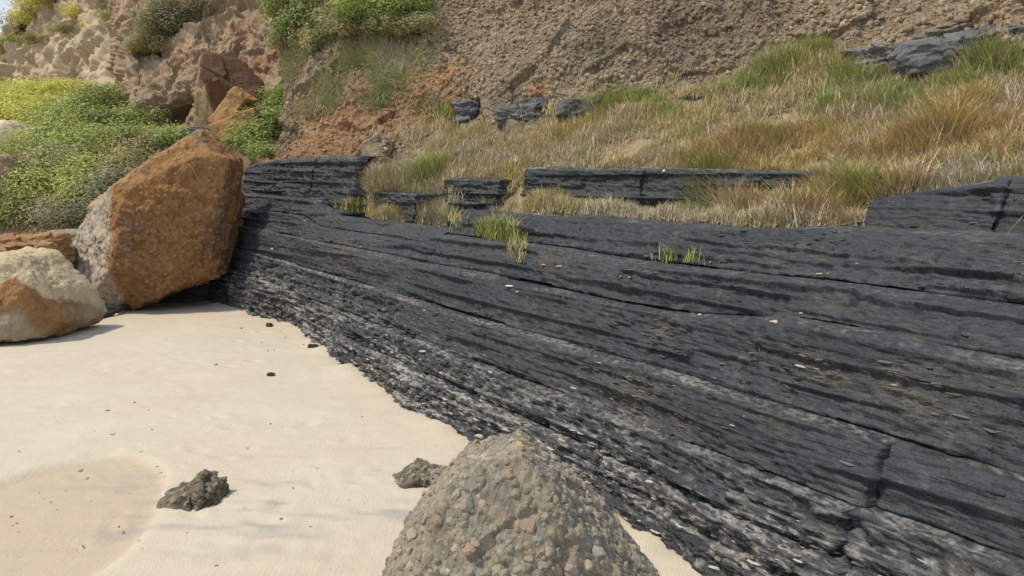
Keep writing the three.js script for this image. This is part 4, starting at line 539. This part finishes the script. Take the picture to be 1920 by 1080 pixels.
{
  const tufts = [tuftGeo(1, 16, 0.11, 0.07, 0.8), tuftGeo(2, 15, 0.17, 0.07, 0.9), tuftGeo(3, 15, 0.07, 0.08, 1.2)], r = rng(55), lists = [[], [], []], c = new THREE.Color(), q = new THREE.Quaternion(), yv = new THREE.Vector3(0, 1, 0);
  for (let k = 0; k < 110000; k++) {
    const U = 4.7 + 9.9 * r(), V = 0.05 + 4.6 * Math.pow(r(), 0.9), p = bankS(U, V), a = r(), b = r(), d = r(), e = r(); if (a > grassy(U, V, p)) { if (a > 0.97 && V < 5) { } else continue; }
    const pt = fbm(p[0] * 1.3 + 2, p[1] * 1.3, p[2] * 1.3, 3); if (b > 0.50 + 2.0 * pt + 0.5 * noise(p[0] * 6, p[1] * 6, p[2] * 6)) continue;
    let col = mix(straw, greyish, sstep(-0.3, 0.15, fbm(p[0] * 0.9 + 8, p[1], p[2] * 0.9, 3) + 0.4 * (d - 0.5))); col = mix(col, gold, near(p, goldSpots) * (0.25 + 0.6 * d)); const lu = near(p, lushSpots); col = mix(col, d < 0.5 ? green : lush, lu * (0.4 + 0.6 * e)); if (d > 0.82) col = mix(col, green, 0.8);
    const kind = lu > 0.4 || near(p, goldSpots) > 0.5 ? (e < 0.55 ? 1 : 0) : (e < 0.5 ? 2 : 0), s = (0.75 + 0.75 * b) * (0.85 + 0.6 * sstep(-0.1, 0.3, fbm(p[0] * 2.4, p[1] * 2.4, p[2] * 2.4 + 9, 2)));
    lists[kind].push([p, s, r() * 6.283, col.map(v => v * (0.8 + 0.4 * a))]);
  }
  const names = ['dry grass covering the bank above the coal', 'tall golden and green grass on the bench and upper bank', 'short straw grass scattered on the bank'];
  lists.forEach((l, i) => { const im = new THREE.InstancedMesh(tufts[i], grassMat, l.length); l.forEach(([p, s, a, col], j) => { q.setFromAxisAngle(yv, a).multiply(new THREE.Quaternion().setFromAxisAngle(new THREE.Vector3(Math.cos(a * 3), 0, Math.sin(a * 3)), 0.35 * Math.sin(a * 7))); im.setMatrixAt(j, new THREE.Matrix4().compose(new THREE.Vector3(p[0], p[1] + 0.01, p[2]), q, new THREE.Vector3(s, s, s))); im.setColorAt(j, c.setRGB(...col)); }); im.castShadow = im.receiveShadow = true; top(im, 'grass'); tag(im, names[i], 'grass', null, 'stuff'); console.log(names[i], l.length); });
}

{
  const r = rng(91), tg = tuftGeo(11, 14, 0.20, 0.08, 1.1), rows = [], c = new THREE.Color();
  for (let k = 0; k < 9000; k++) { const U = 2.2 + 4.6 * r(), V = 4.2 + 3.2 * r(), p = bankS(U, V), a = r(), b = r(), d = r(); const w = sstep(4.4, 5.6, V) * (1 - sstep(5.6, 6.6, U)) + 0.25; if (a > w * sstep(-0.12, 0.25, fbm(p[0] * 1.5, p[1] * 1.5, p[2] * 1.5, 3))) continue; rows.push([p, 0.6 + 0.8 * b, r() * 6.283, d < 0.3 ? green : d < 0.45 ? lush : d < 0.8 ? greyish : straw, a]); }
  const im = new THREE.InstancedMesh(tg, grassMat, rows.length), q = new THREE.Quaternion(), q2 = new THREE.Quaternion(), dn = new THREE.Vector3(1, 0, 0);
  rows.forEach(([p, s, a, col, e], i) => { q.setFromAxisAngle(dn, 1.0 + 0.6 * Math.sin(a * 5)); q2.setFromAxisAngle(new THREE.Vector3(0, 1, 0), a); im.setMatrixAt(i, new THREE.Matrix4().compose(new THREE.Vector3(p[0], p[1], p[2] + 0.03), q.multiply(q2), new THREE.Vector3(s, s, s))); im.setColorAt(i, c.setRGB(col[0] * 0.85, col[1] * 0.85, col[2] * 0.85)); });
  im.castShadow = im.receiveShadow = true; top(im, 'grass'); tag(im, 'dry grass trailing down the near cliff under the greenery', 'grass', null, 'stuff');
  const lit = [], rr = rng(17); for (let k = 0; k < 240; k++) { const far = rr() < 0.55, p = far ? onSand(380 + 250 * rr(), 590 + 120 * rr() * rr()) : onSand(900 * rr(), 640 + 430 * rr()), [s, n] = frameOf(p.x, p.z); if (n > contact(s) - 0.02) continue; lit.push([p, rr(), rr()]); }
  const lm = new THREE.InstancedMesh(pebbleShapes[1], M.white, lit.length); lit.forEach(([p, a, b], i) => { const s = 0.002 + 0.005 * a * a * a; lm.setMatrixAt(i, new THREE.Matrix4().compose(new THREE.Vector3(p.x, p.y + 0.004, p.z), q.setFromAxisAngle(new THREE.Vector3(0, 1, 0), b * 6), new THREE.Vector3(s * (1 + 2.5 * b), s * 0.7, s))); const k = b < 0.55 ? [0.10, 0.085, 0.06] : b < 0.8 ? [0.25, 0.2, 0.14] : [0.5, 0.46, 0.4]; lm.setColorAt(i, c.setRGB(...k)); });
  lm.castShadow = lm.receiveShadow = true; top(lm, 'shell_grit'); tag(lm, 'tiny dark and pale specks strewn over the sand', 'grit', null, 'stuff');
}

// ---------------------------------------------------------------- coal outcrops higher up, loose stones, tufts, driftwood
const layered = (a, b) => (x, y, z) => { const m = noise(x * 16, y * 30, z * 16), n = fbm(x * 3, y * 8, z * 3, 3); return mix(a, b, clamp(0.45 + n + m * 0.5)); };
const crag = (x, y, z) => 0.10 * fbm(x * 3.5, y * 7, z * 3.5, 4) + 0.05 * (worley(x * 5, y * 14, z * 5)[2] - 0.5) + 0.025 * (worley(x * 14, y * 30, z * 14)[2] - 0.5);
function outcrop(label, px, py, w, h, tilt, a, b, lift = 0.02, detail = 44) {
  const f = find(bankS, px, py, 4, 15), k = f.D / F, W = w * k / 2, Hh = h * k / 2, g = rockGeo([[1, 0, 0.3, W], [-1, 0, 0.3, W], [0, 1, 0.25, Hh], [0, -1, 0.1, Hh], [0.1, 0.1, 1, 0.17], [0, 0, -1, 0.35], [0.7, 0.7, 0.2, (W + Hh) * 0.66], [-0.7, 0.7, 0.2, (W + Hh) * 0.62], [0.6, -0.7, 0.2, (W + Hh) * 0.66]], { detail: Math.round(detail * 0.85), p: 50, disp: (x, y, z) => 1.3 * crag(x + px, y, z), col: layered(a, b) });
  const m = part(g, M.coal2, 'rock'); m.position.set(f.p[0], f.p[1], f.p[2] + lift - 0.05); m.rotation.set(0, -0.35, tilt); top(m, 'coal_outcrop'); tag(m, label, 'rock', 'coal outcrops in the bank'); return m;
}
M.coal2 = mat({ vertexColors: true, map: mapGrain, roughness: 0.8, bumpMap: texGrain, bumpScale: 0.008 });
const cd = [0.06, 0.066, 0.076], cg = [0.18, 0.187, 0.19], cl = [0.26, 0.25, 0.22];
outcrop('small black coal outcrop beside the green plant on the orange talus', 876, 213, 44, 34, 0, cd, cg, 0.04, 30);
outcrop('blocky grey coal outcrop in the middle of the dry bank', 978, 217, 82, 48, 0, cd, cg, 0.05, 36);
outcrop('pointed grey coal outcrop at the right of its row on the dry bank', 1096, 217, 78, 56, 0.1, [0.05, 0.055, 0.062], [0.14, 0.145, 0.15], 0.05, 36);
outcrop('long dark slab standing in for the shaded recess high on the bank at the right', 1835, 98, 270, 66, 0.12, cd, cg, 0.05, 60);  // dark slab in place of a shaded recess under the cliff
outcrop('grey layered rock left of the long dark slab', 1665, 105, 140, 40, 0.05, [0.10, 0.10, 0.09], cl, 0.03);
outcrop('low grey rock under the left end of the long dark slab', 1650, 132, 75, 34, 0, [0.07, 0.07, 0.07], cl, 0.06);
outcrop('rough brown grey rock on top of the long dark slab', 1780, 66, 90, 32, 0.15, [0.11, 0.095, 0.075], [0.22, 0.19, 0.15], 0.06);
outcrop('small pale rock at the foot of the conglomerate, above the grass', 1450, 106, 60, 26, 0.3, [0.22, 0.19, 0.14], [0.34, 0.30, 0.23], 0.04, 30);

scene.updateMatrixWorld(true);
const caster = new THREE.Raycaster(), solids = [...seam.children.filter(m => !m.isInstancedMesh), bank];
for (const m of solids) { m.geometry.computeBoundingSphere(); }
function drop(px, py) { const q = at(px, py, 1); caster.set(new THREE.Vector3(0, EYE, 0), q.sub(new THREE.Vector3(0, EYE, 0)).normalize()); const h = caster.intersectObjects(solids, false)[0]; return h ? { p: h.point, D: h.distance } : null; }
M.soil.side = THREE.DoubleSide;
const stoneMats = [[0.55, 0.52, 0.46], [0.50, 0.42, 0.33], [0.42, 0.28, 0.18], [0.28, 0.25, 0.21]].map(c => { const m = mat({ bumpMap: texGrain, bumpScale: 0.002 }); m.color.setRGB(...c); return m; });
[[955, 537, 17, 4, 0, 'flat white stone chip on the coal below the grass tuft'], [970, 548, 6, 5, 0, 'small white pebble beside the flat white chip'], [1180, 521, 7, 5, 1, 'pale pebble on the coal ledge right of the grass tuft'], [1163, 519, 5, 4, 1, 'tiny pale pebble next to the ledge pebble'], [1312, 591, 7, 5, 0, 'white pebble on the middle coal ledge'], [1537, 515, 13, 6, 1, 'pink and white pebble on the upper coal beds at the right'], [1553, 514, 7, 5, 2, 'brown pebble touching the pink and white pebble'], [1332, 492, 6, 5, 0, 'white pebble beside the sparse grass row'], [511, 468, 6, 5, 0, 'lone white pebble on the far dark end of the seam'], [1503, 588, 7, 5, 0, 'white pebble in the crack of the right coal beds'], [1395, 781, 4, 3, 0, 'tiny white pebble on the broad lower slab'], [900, 818, 25, 7, 1, 'pinkish flat stone at the sand edge above the foreground boulder'], [1020, 497, 12, 4, 2, 'reddish chip on the ledge below the hanging tuft'], [1050, 500, 14, 4, 1, 'cream splinter on the ledge below the hanging tuft'], [1040, 307, 10, 6, 0, 'white stone on top of the upper coal bed'], [1245, 322, 9, 7, 0, 'white stone at the grass edge above the upper coal bed'], [722, 280, 9, 6, 0, 'cream stone at the corner of the orange talus'], [1015, 872, 10, 5, 2, 'small brown stone between the foreground boulder and the coal'], [795, 660, 22, 7, 1, 'long tan stone lying in the crumbled lower coal'], [1452, 604, 22, 6, 1, 'tan crumbly patch stone in the middle coal ledge']].forEach(([px, py, w, h, k, label], i) => { const d = drop(px, py); if (!d) { console.log('no hit', px, py); return; } const sc = d.D / F / 2, m = part(pebbleShapes[i % 4], stoneMats[k], 'stone'); m.position.copy(d.p); m.position.y += h * sc * 0.35; m.scale.set(w * sc, h * sc * 1.2, w * sc * 0.7); m.rotation.y = -0.55 + (i % 3) * 0.2; top(m, 'pebble'); tag(m, label, 'pebble', 'loose stones on the seam'); });

const tuftMats = { green: [0.26, 0.33, 0.08], gold: [0.46, 0.40, 0.15], pale: [0.42, 0.40, 0.22] }; for (const k in tuftMats) { const m = mat({ vertexColors: true, side: THREE.DoubleSide }); m.color.setRGB(...tuftMats[k]); tuftMats[k] = m; }
function grassClump(label, list, mk, seed) {
  const r = rng(seed), o = new THREE.Group(); let base = null; const gs = {};
  for (const [px, py, n, h, tone] of list) { const d = drop(px, py); if (!d) continue; if (!base) { base = d.p.clone(); } const t = tuftGeo(seed + px, n, h, 0.09, 0.8); t.translate(d.p.x - base.x, d.p.y - base.y, d.p.z - base.z); (gs[tone] = gs[tone] || []).push(t); }
  if (!base) { console.log('no clump', label); return; } for (const k in gs) part(mergeGeometries(gs[k]), tuftMats[k], k === 'green' ? 'green_blades' : k === 'gold' ? 'golden_blades' : 'pale_blades', o); o.position.copy(base); top(o, 'grass_tuft'); tag(o, label, 'grass tuft', 'grass tufts on the coal ledges');
}
const row = (x0, y0, x1, y1, k, n, h, tones) => Array.from({ length: k }, (_, i) => [lerp(x0, x1, i / Math.max(1, k - 1)), lerp(y0, y1, i / Math.max(1, k - 1)) + 6 * noise(i * 0.7, x0, 1), n, h * (0.8 + 0.4 * H3(i, 3, 5)), tones[i % tones.length]]);
grassClump('grass tuft on the far ledge left of the small coal block', [...row(640, 388, 708, 408, 7, 40, 0.16, ['green', 'gold']), ...row(660, 380, 705, 390, 5, 40, 0.15, ['gold', 'green'])], 0, 301);
grassClump('dry grass in the gap right of the small coal block', [...row(838, 395, 862, 425, 5, 34, 0.15, ['pale', 'gold']), ...row(845, 360, 860, 390, 4, 34, 0.15, ['pale'])], 0, 302);
grassClump('green and gold grass tuft spilling over the coal ledge', [...row(900, 440, 975, 455, 9, 44, 0.17, ['green', 'gold', 'green']), ...row(905, 425, 965, 430, 7, 40, 0.15, ['gold', 'green']), ...row(970, 460, 978, 488, 5, 36, 0.10, ['gold', 'pale'])], 0, 303);
grassClump('sparse pale row of grass on the bare coal', row(1238, 486, 1318, 488, 9, 14, 0.11, ['pale', 'green']), 0, 304);
grassClump('tiny green tuft in the coal above the foreground boulder', row(962, 788, 972, 786, 3, 16, 0.035, ['green']), 0, 305);
grassClump('short grass at the top of the coal at the far right', row(1790, 338, 1830, 336, 5, 26, 0.09, ['green', 'gold']), 0, 306);
grassClump('green leafy tuft at the left end of the row of outcrops', row(832, 215, 852, 222, 4, 40, 0.12, ['green']), 0, 307);

[[588, 652, 0.05, 'coal chunk fallen on the sand where the seam bulges'], [505, 612, 0.05, 'coal chunk on the sand near the far corner']].forEach(([px, py, r, label], i) => { const p = onSand(px, py); p.y = r * 0.3; lump('coal_chunk', label, 'coal', p, [r, r * 0.5, r * 0.75], i * 1.3, [0.035, 0.037, 0.042], [0.10, 0.10, 0.10], 'fallen coal chunks', 12); });
// driftwood, sticks and crumbs
const woodM = mat({ color: 0x3c3228, bumpMap: texBed, bumpScale: 0.004 }), greyWood = mat({ color: 0x8e8a82, bumpMap: texBed, bumpScale: 0.005 }), paleWood = mat({ color: 0xa08f74 });
function stick(name, label, pts, r0, r1, m, cat = 'driftwood', group) {
  const c = new THREE.CatmullRomCurve3(pts), g = new THREE.TubeGeometry(c, 40, r0, 9), q = g.attributes.position, v = new THREE.Vector3(); for (let i = 0; i < q.count; i++) { const f = Math.floor(i / 10) / 40; c.getPointAt(f, v); const k = lerp(1, r1 / r0, f) * (1 + 0.5 * noise(f * 14, i % 10 * 0.4, r0 * 90)) * (f < 0.03 || f > 0.97 ? 0.35 : 1); q.setXYZ(i, v.x + (q.getX(i) - v.x) * k, v.y + (q.getY(i) - v.y) * k, v.z + (q.getZ(i) - v.z) * k); } g.computeVertexNormals();
  const base = pts[0].clone(); g.translate(-base.x, -base.y, -base.z); const o = part(g, m, name); o.position.copy(base); top(o, name); tag(o, label, cat, group); return o;
}
const onRock = (px, py, up) => { const q = at(px, py, 1).sub(camera.position).normalize(); caster.set(camera.position.clone(), q); const h = caster.intersectObject(orange, false)[0], p = h ? h.point.clone() : at(px, py, 10); return p.addScaledVector(q, -up * 1.5).add(new THREE.Vector3(0, up, 0)); };
const gs = (px, py, h = 0.02) => { const p = onSand(px, py); p.y = h; return p; };
stick('driftwood', 'dark driftwood branch on the sand beside the cream topped boulder', [gs(160, 606, 0.01), gs(190, 598, 0.02), gs(215, 592, 0.05), gs(240, 583, 0.06), gs(266, 580, 0.03)], 0.018, 0.05, woodM);
{ const p = find(slope.f, 384, 250).p; lump('rock', 'thin grey stone slab on the slope under the flat orange slab', 'rock', new THREE.Vector3(p[0], p[1] + 0.06, p[2] + 0.1), [0.24, 0.05, 0.12], 0.5, [0.22, 0.22, 0.23], [0.36, 0.35, 0.35], null, 16); }
stick('stick', 'bare dry twig leaning over the coal at the right edge', [drop(1872, 458).p, at(1888, 440, 4.2), at(1905, 420, 4.15), at(1926, 396, 4.1)], 0.006, 0.003, paleWood, 'stick');
stick('root', 'thin pale root hanging over the orange boulder', [onRock(352, 306, 0.006), onRock(362, 318, 0.006), onRock(370, 334, 0.006), onRock(381, 350, 0.006)], 0.008, 0.004, paleWood, 'root');
const crumbs = [[508, 704, 11, 'dark brown lump of wood alone on the upper sand'], [405, 686, 6, 'small dark crumb left of the brown lump'], [182, 597, 9, 'black crumb beside the driftwood branch'], [585, 643, 8, 'dark crumb by the sand edge of the coal'], [600, 650, 6, 'second dark crumb by the sand edge of the coal'], [742, 906, 5, 'crumb left of the small pebbly rock'], [866, 862, 5, 'crumb between the small pebbly rock and the foreground boulder'], [96, 946, 4, 'crumb on the darker sand patch'], [152, 886, 7, 'crumb on the rim of the darker sand patch'], [452, 617, 5, 'crumb on the far sand near the coal'], [640, 664, 6, 'crumb where sand meets crumbled coal'], [527, 976, 5, 'crumb below the coal dust streaks'], [28, 622, 8, 'dark crumb under the cream topped boulder']];
crumbs.forEach(([px, py, w, label], i) => { const p = onSand(px, py), k = p.distanceTo(camera.position) / F / 2 * w, m = part(pebbleShapes[i % 4], i === 0 ? woodM : stoneMats[3], 'crumb'); p.y += 0.012; m.position.copy(p); m.scale.set(k * 1.3, k * 0.8, k); m.rotation.y = i; top(m, 'pebble'); tag(m, label, 'pebble', 'crumbs on the sand'); });
renderer.render(scene, camera);
